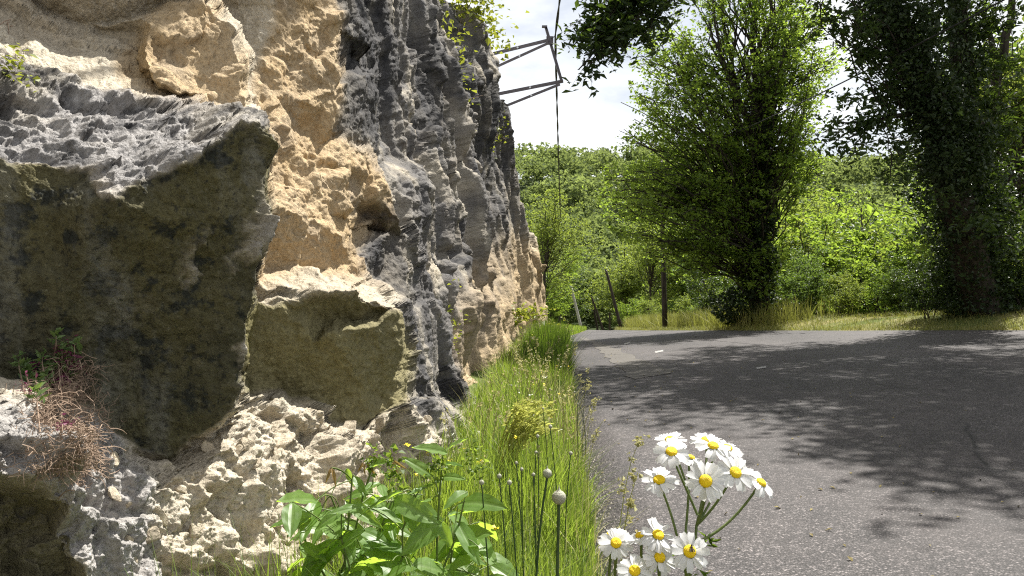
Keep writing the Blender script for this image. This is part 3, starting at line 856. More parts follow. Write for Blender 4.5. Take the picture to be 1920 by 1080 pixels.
def in_blob(c, r, n, rng, shell=.55):
    d = rng.normal(size=(n, 3)); d /= np.linalg.norm(d, axis=1)[:, None]
    return np.asarray(c, float) + d * np.asarray(r, float) * (rng.uniform(shell ** 3, 1, n) ** (1 / 3))[:, None]

M_BARK = plain_mat('bark', (.022, .019, .016), (.075, .064, .052), 14, .95, .1, 0, .9, .03, (1, 1, .25))
M_LEAF = leaf_mat('leaf_green', (.025, .055, .012), (.075, .13, .025), (.22, .33, .045), .45)
M_LEAF_Y = leaf_mat('leaf_yellow_green', (.05, .085, .014), (.13, .19, .03), (.35, .43, .065), .5)
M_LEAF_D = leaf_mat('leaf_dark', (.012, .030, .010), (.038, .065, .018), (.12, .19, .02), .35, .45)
M_LEAF_M = leaf_mat('leaf_tree', (.040, .080, .014), (.11, .175, .03), (.36, .50, .055), .54)
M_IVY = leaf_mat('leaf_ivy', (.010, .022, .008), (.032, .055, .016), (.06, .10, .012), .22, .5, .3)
M_WOOD_FAR = leaf_mat('leaf_hillside', (.070, .105, .038), (.165, .205, .080), (.30, .37, .10), .40, .8, .1)

# ---------------------------------------------------------------- wooded hillside far away
def hill_crown(seed):
    rg = np.random.default_rng(seed)
    cs = []
    for k in range(7):
        c = rg.normal(size=3) * np.array((1.7, 1.7, 1.1)) + np.array((0, 0, 5.6)); r = rg.uniform(1.5, 2.5)
        cs.append(in_blob(c, (r, r, r * .85), 95, rg, .7))
    V, Q, T = leaves(np.concatenate(cs), .62, .42, rg, .55, .1)
    mb = MB(); mb.add(V, None, Q, T)
    return mb.arrays()
HC = [hill_crown(50 + k) for k in range(6)]
HM = [mesh('hillside_tree', v, f, M_WOOD_FAR, False, {'tint': a}) for v, f, a in HC]
rg = np.random.default_rng(77)
spots_ = []
Y = 112.0
while Y < 345:
    step = 6.2 + (Y - 112) * .014
    X = -14.0 + rg.uniform(0, step)
    while X < Y * .70 + 6:
        x, y = X + rg.normal() * 1.4, Y + rg.normal() * 1.4
        spots_.append((x, y)); X += step * rg.uniform(.8, 1.25)
    Y += step * .85
spots_ = np.array(spots_)
order = np.argsort(spots_[:, 1])
near_n = 150
stuffV, stuffQ, stuffT, stuffA, off = [], [], [], [], 0
for k, i in enumerate(order):
    x, y = spots_[i]; z = float(terrain(x, y)); s = rg.uniform(.75, 1.45); v = rg.integers(0, 6); an = rg.uniform(0, 6.28)
    tn = rg.normal() * .30
    if k < near_n:
        o = empty('hillside_tree', (x, y, z)); link('crown', HM[v], o); o.scale = (s, s, s * rg.uniform(.9, 1.2)); o.rotation_euler = (0, 0, an)
        props(o, 'round green broadleaf tree at the foot of the distant wooded hillside', 'tree', 'trees at the foot of the far hillside')
    else:
        V, F, A = HC[v]; V = V.reshape(-1, 4, 3)[::2].reshape(-1, 3); A = A.reshape(-1, 4)[::2].ravel(); F = [np.arange(len(V)).reshape(-1, 4)]; V = V.reshape(-1, 4, 3); V = (V.mean(1, keepdims=True) + (V - V.mean(1, keepdims=True)) * 1.25).reshape(-1, 3)
        ca, sa = math.cos(an), math.sin(an)
        V = V * np.array((s, s, s * 1.05)); V = np.stack([V[:, 0] * ca - V[:, 1] * sa, V[:, 0] * sa + V[:, 1] * ca, V[:, 2]], 1) + (x, y, z)
        stuffV.append(V); stuffQ.append(F[0] + off); off += len(V); stuffA.append(np.clip(A + tn, 0, 1))
props(obj('hillside_wood', np.concatenate(stuffV), np.concatenate(stuffQ), M_WOOD_FAR, None, False, {'tint': np.concatenate(stuffA)}),
      'dense broadleaf wood covering the far hillside up to the skyline', None, None, 'stuff')
# pale rock outcrop on the skyline
t = NT('pale_rock'); nn_ = t.noise(t.pos(), .8, 6)
M_PALE = t.done(t.bsdf(t.mix(nn_, (.16, .16, .16), (.42, .41, .39)), .9, t.bump(nn_, .8, .3)))
bm = bmesh.new(); bmesh.ops.create_icosphere(bm, subdivisions=4, radius=1)
me = bpy.data.meshes.new('rock_outcrop')
Vv = np.array([v_.co[:] for v_ in bm.verts]); nn2, _ = chunks(Vv * 2.2); nn3, _ = chunks(Vv * np.array((5, 5, 3)))
Vv = Vv * (1 + .35 * nn2 + .14 * nn3)[:, None] * np.array((6.5, 3, 3.2))
for v_, c_ in zip(bm.verts, Vv): v_.co = c_
bm.to_mesh(me); bm.free(); me.materials.append(M_PALE)
yy = 318; xx = (1096 - 960) / FPX * yy
props(link('rock_outcrop', me, None, (xx, yy, (540 - 312) / FPX * yy)), 'grey rock outcrop showing through the trees on the skyline', 'rock')

# ---------------------------------------------------------------- mid-distance trees and bushes
def mid_tree(seed, h, r, n_end, leaf, twigs=8, per=14, lo=.30, spread=.13):
    rg = np.random.default_rng(seed); wood = MB()
    tr = wander((0, 0, -.4), (rg.normal() * .4, rg.normal() * .4, h * .82), 9, .03, rg)
    tube(wood, tr, np.linspace(.018 * h, .03, 9), 6)
    ends = []
    for k in range(6):
        u = rg.uniform(lo, .9); c = (rg.normal() * r * .45, rg.normal() * r * .45, h * u)
        q = r * rg.uniform(.45, .7)
        ends.append(in_blob(c, (q, q, q * .8), n_end // 6, rg, .5))
    C = limbs_to(np.concatenate(ends), tr, wood, rg, .03, twigs, r * .33, per, spread, side=3, twig_r=0)
    V, Q, T = leaves(C, leaf, .30, rg, .45, .15)
    cr = MB(); cr.add(V, None, Q, T)
    return wood.mesh('trunk', M_BARK), cr
def bush(seed, h, r, n_end, leaf):
    rg = np.random.default_rng(seed); wood = MB(); C = []
    for k in range(5):
        a = rg.uniform(0, 6.28); tip = (math.cos(a) * r * .6, math.sin(a) * r * .6, h * rg.uniform(.6, 1))
        tr = wander((rg.normal() * .15, rg.normal() * .15, -.3), tip, 8, .06, rg)
        tube(wood, tr, np.linspace(.035, .012, 8), 4)
        e = in_blob(np.array(tip) * np.array((1, 1, .62)), (r * .62, r * .62, h * .40), int(n_end * .75) // 5, rg, .5)
        C.append(limbs_to(e, tr, wood, rg, .014, 7, r * .28, 16, .065, side=3, twig_r=0))
    V, Q, T = leaves(np.concatenate(C), leaf, .33, rg, .45, .15)
    cr = MB(); cr.add(V, None, Q, T)
    return wood.mesh('stems', M_BARK), cr
MT = []
for k, (m_, lf) in enumerate(((M_LEAF, .19), (M_LEAF_Y, .15), (M_LEAF_M, .14), (M_LEAF_Y, .19), (M_LEAF_D, .17))):
    w, c = mid_tree(200 + k, 9.0, 3.0, 78, lf)
    MT.append((w, c.mesh('crown', m_)))
BU = []
for k, (m_, lf) in enumerate(((M_LEAF, .105), (M_LEAF_Y, .10), (M_LEAF_M, .12), (M_LEAF_D, .11))):
    w, c = bush(300 + k, 4.2, 2.1, 80, lf)
    BU.append((w, c.mesh('crown', m_)))
_tree_src = {}
def plant_tree(kind, v, x, y, s, rot, label, cat, group, dz=0.0, sz=1.0):
    meshes = (MT if kind == 'tree' else BU)[v]
    nm = 'broadleaf_tree' if kind == 'tree' else 'bush'
    e = empty(nm, (x, y, float(terrain(x, y)) + dz)); e.scale = (s, s, s * sz); e.rotation_euler = (0, 0, rot)
    link('trunk' if kind == 'tree' else 'stems', meshes[0], e); link('crown', meshes[1], e)
    return props(e, label, cat, group)
rg = np.random.default_rng(91)
def beside(px):
    for lim, ph in ((1030, 'at the cliff end'), (1085, 'left of the pale leaning pole'), (1120, 'above the far road bend'), (1165, 'around the second dark pole'), (1245, 'left of the tall dark pole'),
                    (1330, 'right of the tall dark pole'), (1400, 'left of the ivy clad trunk'), (1465, 'behind the ivy clad trunk'), (1550, 'right of the ivy clad trunk'), (1640, 'midway between the two big trees'),
                    (1740, 'just left of the overhanging tree'), (1850, 'behind the overhanging tree')):
        if px < lim: return ph
    return 'at the right edge of view'
LABELLED = {}
def finish_labels():
    for (col_, kind_, row_, ph), lst in LABELLED.items():
        lst.sort(key=lambda a: a[0])
        names = {1: ['']}.get(len(lst)) or ['left one of a pair, ', 'right one of a pair, '] if len(lst) == 2 else (['left of three, ', 'middle of three, ', 'right of three, '] if len(lst) == 3 else ([''] if len(lst) == 1 else ['%s from left, ' % ('first', 'second', 'third', 'fourth', 'fifth', 'sixth', 'seventh', 'eighth', 'ninth', 'tenth', 'eleventh', 'twelfth')[min(i, 11)] for i in range(len(lst))]))
        for (px, o), n_ in zip(lst, names): o['label'] = '%s %s %s, %s%s row' % (col_, kind_, ph, n_, row_)
TCOL = ['mid green', 'bright yellow green', 'fresh green', 'yellowish', 'dark green']; BCOL = ['mid green', 'bright yellow green', 'light green', 'dark shaded']
ROW = {44: 'nearest', 54: 'second', 66: 'third', 82: 'fourth', 98: 'farthest'}
# valley belt: tops graded so that they stop where the photograph's tree line stops
for Yb in (44, 54, 66, 82, 98):
    st = 3.4 + Yb * .02
    X = Yb * .02
    while X < Yb * .68:
        x, y = X + rg.normal() * .6, Yb + rg.normal() * 2.2
        X += st * rg.uniform(.8, 1.2)
        L_, R_ = float(xl(y)), float(xr(y))
        if L_ - 2.6 < x < R_ + 2.4 or (x < L_ and y < 50): continue
        px = 960 + x / y * FPX
        topy = np.interp(px, [980, 1040, 1100, 1180, 1300, 1450, 1600, 1750, 1920], [420, 470, 450, 400, 330, 320, 320, 320, 300]) + (Yb - 66) * .55 + rg.normal() * 36
        ztop = (540 - topy) / FPX * y; g = float(terrain(x, y))
        s = max(.45, (ztop - g) / 9.4)
        v = int(rg.choice([0, 1, 2, 3, 4], p=[.25, .3, .2, .2, .05]))
        o = plant_tree('tree', v, x, y, min(s, 1.9), rg.uniform(0, 6.28), 'x', 'tree', 'broadleaf trees in the valley beyond the road')
        LABELLED.setdefault((TCOL[v], 'valley tree', ROW[Yb], beside(px)), []).append((px, o))
for (px, topy, Yb, v) in ((1480, 430, 27, 0), (1530, 470, 24, 0), (1580, 480, 22.5, 1), (1640, 455, 23, 2), (1700, 500, 21, 0), (1750, 470, 21.5, 3), (1800, 440, 20, 3), (1850, 480, 18.5, 3), (1905, 430, 18.5, 3), (1960, 420, 18, 3), (1780, 490, 19.5, 3), (1830, 500, 19, 3), (1890, 490, 18.8, 3), (1945, 470, 19, 0), (1850, 400, 17, 0), (1915, 320, 17.2, 1), (1740, 520, 17.5, 3),
                          (1500, 350, 33, 1), (1560, 330, 31, 2), (1620, 350, 30, 1), (1690, 360, 29, 2), (1760, 380, 27, 0), (1830, 360, 26, 0), (1900, 330, 25, 3), (1980, 330, 25, 3),
                          (1440, 470, 34, 3), (1390, 500, 33, 0), (1340, 520, 36, 1), (1300, 530, 38, 1), (1265, 545, 42, 0), (1220, 540, 46, 1), (1185, 545, 50, 2), (1375, 555, 29, 2), (1320, 560, 32, 0),
                          (1420, 520, 28.5, 3), (1345, 470, 30, 3)):
    x = (px - 960) / FPX * Yb; g = float(terrain(x, Yb)); h = (540 - topy) / FPX * Yb - g
    o = plant_tree('bush', v, x, Yb, max(.35, h / 4.6), rg.uniform(0, 6.28), 'x', 'bush', 'bushes on the bank beyond the road')
    LABELLED.setdefault((BCOL[v], 'bush', 'front' if Yb < 25.5 else ('middle' if Yb < 32 else 'back'), beside(px)), []).append((px, o))
plant_tree('tree', 1, 1.9, 52, .95, 1.0, 'bright yellow green tree just past the far end of the cliff', 'tree', None)
plant_tree('bush', 0, 2.9, 76, 1.15, 2.0, 'rounded mid green bush on the left of the road past the cliff', 'bush', None)
plant_tree('bush', 2, 2.2, 55, 1.0, .4, 'yellow green bush between the cliff end and the road', 'bush', None)
plant_tree('tree', 2, 4.6, 74, .9, 3.1, 'mid green tree behind the leaning pale pole', 'tree', None)
plant_tree('tree', 4, 5.9, 84, .95, 3.1, 'dark tree above the bend at the end of the road', 'tree', None)

for (x, y, v, s_, lb) in ((14.3, 22.5, 0, 1.15, 'tall fresh green tree rising behind the overhanging tree at right'), (12.6, 20.5, 1, .85, 'yellow green tree glimpsed through the overhanging tree'), (16.5, 24, 2, 1.3, 'tall green tree at the right edge behind the dark one')):
    plant_tree('tree', v, x, y, s_, v * 1.3, lb, 'tree', None)
finish_labels()

# ---------------------------------------------------------------- ivy-clad tree in the middle
rg = np.random.default_rng(5)
def PX(px, py, Y): return W(px, py, Y)
mx_, my_ = 7.5, 24.2
base = np.array((mx_, my_, float(terrain(mx_, my_)) - .3))
mt = props(empty('ivy_clad_tree', base + np.array((0, 0, .3))), 'tall leafy tree with ivy up its dark trunk, rising in the middle beyond the road', 'tree')
L0 = np.array(mt.location)
wood = MB()
tops = [PX(1450, -120, 24), PX(1400, -150, 23.2), PX(1350, -120, 24.6), PX(1330, 40, 23), PX(1530, -20, 24.8)]
trunk = wander(base, PX(1438, 120, 24.2), 12, .015, rg)
tube(wood, trunk - L0, np.linspace(.34, .14, 12), 8)
stems = [trunk]
for tp in tops:
    k = rg.integers(4, 8)
    s = wander(trunk[k], tp, 12, .05, rg, .06); stems.append(s)
    tube(wood, s - L0, np.linspace(.13, .03, 12), 6)
blobs = [((1390, 50), (180, 125), 38), ((1400, -110), (200, 110), 34), ((1205, 115), (38, 14), 6), ((1195, 190), (36, 14), 7), ((1200, 265), (36, 12), 6), ((1165, 318), (32, 12), 6), ((1150, 365), (30, 12), 6), ((1175, 440), (34, 12), 6), ((1235, 470), (40, 12), 6), ((1535, 40), (40, 16), 7), ((1555, 110), (30, 14), 6), ((1530, 170), (36, 14), 7), ((1505, 235), (34, 12), 6), ((1520, 300), (36, 12), 6), ((1250, 60), (40, 18), 7), ((1285, 190), (105, 95), 46), ((1205, 330), (75, 28), 22), ((1330, 300), (125, 90), 22), ((1240, 400), (95, 20), 14), ((1300, 455), (95, 20), 12), ((1180, 370), (40, 22), 9), ((1330, 390), (80, 40), 14), ((1390, 500), (60, 50), 10), ((1165, 250), (14, 20), 3),
         ((1520, 70), (60, 100), 22), ((1500, 330), (50, 60), 8), ((1225, 130), (50, 60), 10), ((1450, 220), (70, 90), 16)]
C = []
for (c, r, n) in blobs:
    e = in_blob((c[0], c[1], 0), (r[0], r[1], 2.6), n, rg, .25)
    for k, (px, py, dy) in enumerate(e):
        p = PX(px, py, 23.6 + dy)
        best = stems[rg.integers(0, len(stems))] if py < 150 else trunk
        C.append(limbs_to([p], best, wood, rg, .028, 8, .72, 11, .085, .45, .4, 4, -.10, .006))
wv, wf, wa = wood.arrays(); 
# limbs were laid in world space: bring everything into the tree's own frame
lim = MB()
n_in_frame = sum(len(x) for x in wood.V[:1 + len(tops)])
wv[n_in_frame:] -= L0
obj('trunk', wv, wf, M_BARK, mt, True, {'tint': wa})
C = np.concatenate(C) - L0
C = np.concatenate([C, C + rg.normal(size=C.shape) * .06])
V, Q, T = leaves(C, .098, .32, rg, .6, .15)
obj('crown', V, Q, M_LEAF_M, mt, False, {'tint': T})
iv = []
for (px, py, rx, ry, n) in ((1405, 575, 75, 40, 2200), (1420, 500, 42, 60, 2200), (1425, 410, 34, 60, 1900), (1430, 330, 28, 50, 1400), (1432, 250, 30, 50, 1200), (1445, 180, 22, 50, 500)):
    c = PX(px, py, 24.1); q = 24.1 / FPX
    iv.append(in_blob(c, (rx * q, .75, ry * q), n, rg, .45))
V, Q, T = leaves(np.concatenate(iv) - L0, .10, .42, rg, .35, .4)
obj('ivy', V, Q, M_IVY, mt, False, {'tint': T})

# ---------------------------------------------------------------- ivy-clad tree overhanging on the right
rx_, ry_ = 10.4, 17.5
base = np.array((rx_, ry_, float(terrain(rx_, ry_)) - .3))
rt_ = props(empty('overhanging_tree', base + np.array((0, 0, .3))), 'big dark ivy covered tree at the right whose branches overhang the road', 'tree')
L0 = np.array(rt_.location)
wood = MB()
trunk = np.concatenate([wander(base, PX(1760, 230, 15), 8, .02, rg), wander(PX(1745, 190, 14.9), PX(1610, -120, 14), 7, .02, rg), wander(PX(1590, -170, 13.9), (6.3, 13.4, 11), 5, .02, rg)])
tube(wood, trunk - L0, np.linspace(.42, .10, len(trunk)), 8)
trunk2 = np.concatenate([wander(base + np.array((.3, .3, 0)), PX(1800, 60, 15.6), 8, .02, rg), wander(PX(1795, 20, 15.6), (9.2, 15.5, 12), 7, .03, rg)])
tube(wood, trunk2 - L0, np.linspace(.32, .08, len(trunk2)), 7)
fork = wander(PX(1870, 140, 16.2), PX(1905, -40, 16.4), 6, .04, rg); tube(wood, fork - L0, np.linspace(.10, .06, 6), 5)
fork2 = wander(PX(1868, 110, 16.2), PX(1842, 20, 16.1), 6, .06, rg); tube(wood, fork2 - L0, np.linspace(.07, .04, 6), 5)
fork3 = wander(trunk2[4], PX(1870, 140, 16.2), 6, .04, rg); tube(wood, fork3 - L0, np.linspace(.14, .10, 6), 5)
bl = wander(PX(1745, 200, 14.9), PX(1590, 260, 14.2), 8, .05, rg, -.1); tube(wood, bl - L0, np.linspace(.06, .015, 8), 5)
mark = sum(len(x) for x in wood.V)
C = []
both = np.concatenate([trunk])
# canopy above the road (out of the frame, it throws the shade on the asphalt)
can = []
for (c, r, n) in (((6.2, 12.2, 8.3), (2.3, 2.4, 1.3), 15), ((9.0, 13.0, 8.8), (2.6, 2.8, 1.5), 18), ((6.8, 15.6, 9.2), (2.4, 2.2, 1.6), 13), ((10.5, 16.5, 9.5), (2.8, 2.6, 1.8), 24),
                  ((8.6, 9.6, 7.6), (2.2, 1.7, 1.1), 34), ((4.6, 14.3, 8.0), (1.5, 1.8, .9), 18), ((4.7, 11.0, 7.4), (1.1, 1.1, .7), 9), ((11.5, 12.5, 8.5), (2.2, 2.4, 1.5), 24), ((8.2, 18.3, 9.6), (2.2, 1.8, 1.4), 22), ((6.6, 8.6, 7.6), (1.3, 1.2, .9), 32), ((8.0, 7.2, 7.4), (1.8, 1.3, .9), 40), ((10.6, 8.6, 8.0), (2.2, 2.4, 1.2), 44), ((5.7, 6.9, 7.2), (.4, .4, .3), 8), ((5.6, 12.6, 8.0), (1.8, 2.0, 1.0), 12), ((8.0, 11.5, 8.4), (2.4, 2.4, 1.2), 13), ((3.9, 12.8, 7.8), (.8, 1.2, .5), 6)):
    can.append(in_blob(c, r, n, rg, .3))
for p in np.concatenate(can):
    C.append(limbs_to([p], trunk if rg.random() < .6 else trunk2, wood, rg, .010, 9, .62, 20, .13, .88, .55, 4, -.05, .003))
# the spray that hangs into the sky at top centre, and others edging the frame
for (px, py, Yb) in ((1110, 20, 12), (1090, 60, 11.8), (1095, 105, 11.8), (1140, 90, 12), (1160, 30, 12.2), (1190, 10, 12.4), (1215, 55, 12.2), (1130, -30, 12.2), (1175, -40, 12.4), (1240, -10, 12.6), (1110, -60, 12.2), (1200, 75, 12.2), (1085, 130, 11.7), (1120, 70, 12), (1150, 60, 11.9), (1170, 90, 12.1), (1105, 50, 11.9), (1150, 5, 12.1), (1225, 20, 12.3), (1190, 45, 12), (1135, 40, 11.8), (1075, 85, 11.8), (1100, 125, 11.7), (1125, 110, 11.8)):
    s0 = PX(1330, -110, 13.2)
    P = wander(s0, PX(px, py, Yb), 8, .05, rg, -.08); tube(wood, P, np.linspace(.03, .006, 8), 4)
    C.append(limbs_to([P[-1]], P[:7][np.argsort(P[:7, 2])], wood, rg, .008, 11, .42, 14, .07, .9, .2, 3, -.02, .004))
tube(wood, wander(trunk[14], PX(1330, -110, 13.2), 8, .03, rg), np.linspace(.09, .03, 8), 5)
for (px, py, Yb) in ((1590, 190, 14.3), (1570, 230, 14.2), (1620, 240, 14.4), (1640, 180, 14.4), (1600, 290, 14.2), (1560, 270, 14.1), (1655, 225, 14.5), (1690, 300, 14.6), (1670, 330, 14.5), (1720, 310, 14.8),
                     (1890, 40, 15), (1880, 130, 15.2), (1900, 200, 15.2), (1850, 180, 15.4), (1915, 100, 15.4), (1830, 100, 15.5), (1840, 30, 15.5), (1860, 260, 15.4), (1900, 300, 15.3), (1870, 350, 15.3), (1905, 400, 15.2),
                     (1790, 330, 15), (1830, 300, 15.2), (1760, 360, 15), (1890, -20, 15), (1860, 60, 15.1), (1910, 20, 15.2), (1875, -40, 15), (1850, -10, 15.2), (1905, 160, 15), (1860, 130, 15), (1500, -25, 13), (1540, 5, 13.2), (1585, 20, 13.4), (1560, -45, 13.3), (1610, 65, 13.8), (1520, -60, 13), (1470, -50, 12.8), (1600, -20, 13.5), (1630, 110, 14), (1575, 60, 13.5), (1920, 250, 14.8), (1890, 270, 14.8), (1900, 450, 14.6), (1850, 420, 14.6), (1800, 420, 14.6)):
    C.append(limbs_to([PX(px, py, Yb)], bl[np.argsort(bl[:, 2])] if px < 1700 else trunk2, wood, rg, .02, 10, .45, 15, .09, .8, .3, 4, -.02, .004))
wv, wf, wa = wood.arrays(); wv[mark:] -= L0
obj('trunk', wv, wf, M_BARK, rt_, True, {'tint': wa})
C = np.concatenate(C) - L0
V, Q, T = leaves(C, .125, .21, rg, .6, .25)
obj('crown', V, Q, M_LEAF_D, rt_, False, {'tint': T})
iv = []
for (px, py, rx, ry, n, Yb) in ((1650, 20, 60, 60, 2600, 14.2), (1700, 70, 70, 70, 3400, 14.4), (1720, 150, 68, 60, 3400, 14.6), (1760, 210, 70, 60, 3400, 14.8), (1800, 290, 70, 70, 3400, 15), (1760, 30, 50, 60, 1800, 15.2),
                                (1840, 380, 75, 70, 3400, 16.4), (1870, 460, 80, 60, 3400, 17), (1880, 530, 80, 35, 2600, 17.6), (1800, 110, 40, 80, 1600, 15.5), (1700, -60, 90, 60, 2400, 14.6), (1800, 470, 50, 60, 1500, 17), (1820, 540, 40, 30, 900, 17.6), (1800, 400, 45, 60, 1500, 16.4), (1760, 300, 40, 40, 900, 14.7)):
    c = PX(px, py, Yb); q = Yb / FPX
    n = int(n * .62); iv.append(in_blob(c, (rx * q * .85, .55, ry * q), n, rg, .3)); iv.append(np.asarray(c) + rg.normal(size=(n // 4, 3)) * np.array((rx * q * .75, .5, ry * q * .75)))
tq = rg.uniform(0, 7.5, 8500); ti_ = tq.astype(int).clip(0, len(trunk) - 2); tp_ = trunk[ti_] + (trunk[ti_ + 1] - trunk[ti_]) * (tq - ti_)[:, None]
an_ = rg.uniform(0, 6.283, 8500); rr_ = rg.uniform(.40, .88, 8500) * (1 + .25 * np.sin(tq * 5 + an_))
iv.append(tp_ + np.stack([np.cos(an_) * rr_, np.sin(an_) * rr_, 0 * an_], 1))
V, Q, T = leaves(np.concatenate(iv) - L0, .078, .36, rg, .3, .4)
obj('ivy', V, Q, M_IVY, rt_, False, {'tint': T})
# ---------------------------------------------------------------- poles, bracket, cables
M_POLE = plain_mat('weathered_wood', (.022, .018, .015), (.06, .05, .04), 18, .9, .1, 0, .5, .01, (1, 1, .1))
M_POLE_P = plain_mat('pale_concrete', (.30, .29, .27), (.42, .40, .38), 12, .9, .2, 0, .3, .01)
M_STEEL = plain_mat('grey_painted_steel', (.085, .075, .085), (.16, .145, .15), 20, .55, .4, .3, .2, .003)
M_CABLE = plain_mat('black_cable', (.010, .010, .011), (.02, .02, .021), 40, .6, .3)
M_BOLT = plain_mat('zinc', (.5, .5, .5), (.7, .7, .7), 40, .35, .5, .8)
def pole(p0, p1, Y, r, m, label, fit=True):
    a = W(*p0, Y); b = W(*p1, Y)
    if fit: a[2] = min(a[2], float(terrain(a[0], a[1])))
    e = empty('utility_pole', a)
    s = MB(); n = 7; q = np.linspace(0, 1, n)[:, None]
    tube(s, (a + (b - a) * q) - a, np.linspace(r * 1.15, r * .8, n), 10, cap=True)
    s.obj('post', m, e, True)
    d = (b - a) / np.linalg.norm(b - a)
    c = MB(); tube(c, [b - a - d * .16 + (0, -.03, 0), b - a - d * .08 + (0, -.10, .02)], (.035, .03), 6, cap=True); c.obj('insulator', M_STEEL, e)
    return props(e, label, 'utility pole', None), b
_, top1 = pole((1247, 608), (1239, 300), 31, .092, M_POLE, 'tall dark wooden pole left of the ivy clad middle tree')
_, top2 = pole((1165, 613), (1136, 505), 42, .082, M_POLE, 'thin dark wooden pole leaning left, second along the right verge')
_, top3 = pole((1091, 614), (1070, 534), 64, .11, M_POLE_P, 'pale grey leaning pole on the left of the far bend')
_, top4 = pole((1133, 613), (1109, 556), 75, .11, M_POLE, 'slim grey brown pole leaning left between the bend and the second dark pole')
_, top5 = pole((1123, 617), (1111, 566), 86, .12, M_POLE, 'short thin dark pole at the road edge nearest the bend')
pst = MB(); pp = W(1143, 598, 70); gz = float(terrain(pp[0], 70)) - pp[2] - .1; box(pst, (0, 0, (gz + .5) / 2), (.15, .15, .5 - gz)); box(pst, (0, 0, .53), (.19, .19, .06))
props(pst.obj('marker_post', M_POLE, None, False, pp), 'small dark post in the long grass beside the second dark pole', 'post')

# steel bracket bolted to the cliff
YB = 19.6
e = empty('cliff_bracket', W(935, 100, YB))
o0 = np.array(e.location)
def member(nm, p, q, w, h, y0, y1):
    s = MB(); a = W(*p, y0) - o0; b = W(*q, y1) - o0
    d = (b - a) / np.linalg.norm(b - a); up = np.cross(d, (0, 1, 0)); up /= np.linalg.norm(up)
    if up[2] < 0: up = -up
    beam(s, a, b, .012, h); beam(s, a + up * (h / 2 - .006) + np.array((0, w / 2 + .006, 0)), b + up * (h / 2 - .006) + np.array((0, w / 2 + .006, 0)), w, .012)
    ob = s.obj(nm, M_STEEL, e)
    return ob, a, b
for (p, q, q2, r_) in (((895, 108), (1034, 74), (905, 137), (1030, 80)), ((920, 179), (1056, 152), (930, 206), (1050, 158))):
    ob, a, b = member('arm', p, q, .06, .085, YB + .6, YB)
    f = a + (b - a) * .55; s = MB(); tube(s, [f + (0, -.02, 0), f + (0, -.035, 0)], (.026, .026), 8, cap=True); s.obj('bolt', M_BOLT, ob)
    ob, a, b = member('brace', q2, r_, .05, .065, YB + .6, YB - .03)
    f = a + (b - a) * .56; s = MB(); tube(s, [f + (0, -.02, 0), f + (0, -.035, 0)], (.024, .024), 8, cap=True); s.obj('bolt', M_BOLT, ob)
member('upright', (1021, 50), (1051, 152), .07, .075, YB - .07, YB - .07)
s = MB(); box(s, W(1021, 50, YB - .07) - o0, (.13, .09, .04)); s.obj('end_plate', M_STEEL, e)
s = MB(); box(s, W(1031, 76, YB - .05) - o0, (.17, .05, .20)); s.obj('joint_plate', M_STEEL, e)
s = MB(); P = W(1037, 70, YB - .12) - o0; tube(s, [W(1033, 72, YB - .09) - o0, P, W(1041, 68, YB - .2) - o0], (.012, .012, .012), 6); s.obj('hook', M_STEEL, e)
props(e, 'grey steel bracket with two braced arms bolted to the cliff under the cable', 'bracket')

def cable(name, P, r, label, twist=False):
    P = np.asarray(P, float); s = MB()
    if twist:
        n = len(P); an = np.arange(n) * .55
        for k in range(2):
            o_ = np.stack([np.cos(an + k * math.pi), 0 * an, np.sin(an + k * math.pi)], 1) * r * .75
            tube(s, P + o_, r * .8, 5)
    else: tube(s, P, r, 5)
    c = P[0].copy(); ob = s.obj(name, M_CABLE, None, True)
    return props(ob, label, 'cable')
A = W(1041, 68, YB - .2); F = W(1053, 418, 66)
far_ = np.array([A + (F - A) * u - np.array((0, 0, 1.3 * 4 * u * (1 - u))) for u in np.linspace(0, 1, 170)])
N_ = W(1034, -6, 16.6); N2 = np.array((.7, -8, 8.6))
near_ = np.array([N2 + (A - N2) * u for u in np.linspace(0, 1, 90)])
near_[:, 0] += (A[0] - N2[0]) * 0
uu = np.linspace(0, 1, 90); near_[:, 2] -= .55 * 4 * uu * (1 - uu) * 1.0
cable('twisted_cable', np.concatenate([near_[:-1], far_]), .021, 'black twisted overhead cable running past the cliff bracket and down the valley', True)
P0_ = top1 - np.array((0, 0, .1)); P1_ = W(1690, 50, 13.6); P2_ = P1_ + (P1_ - P0_) * .9
cc = np.array([P0_ + (P2_ - P0_) * u - np.array((0, 0, .9 * 4 * u * (1 - u) * .5)) for u in np.linspace(0, 1, 40)])
cable('overhead_wire', cc, .014, 'thin slanting wire from the tall pole up through the branches at right')

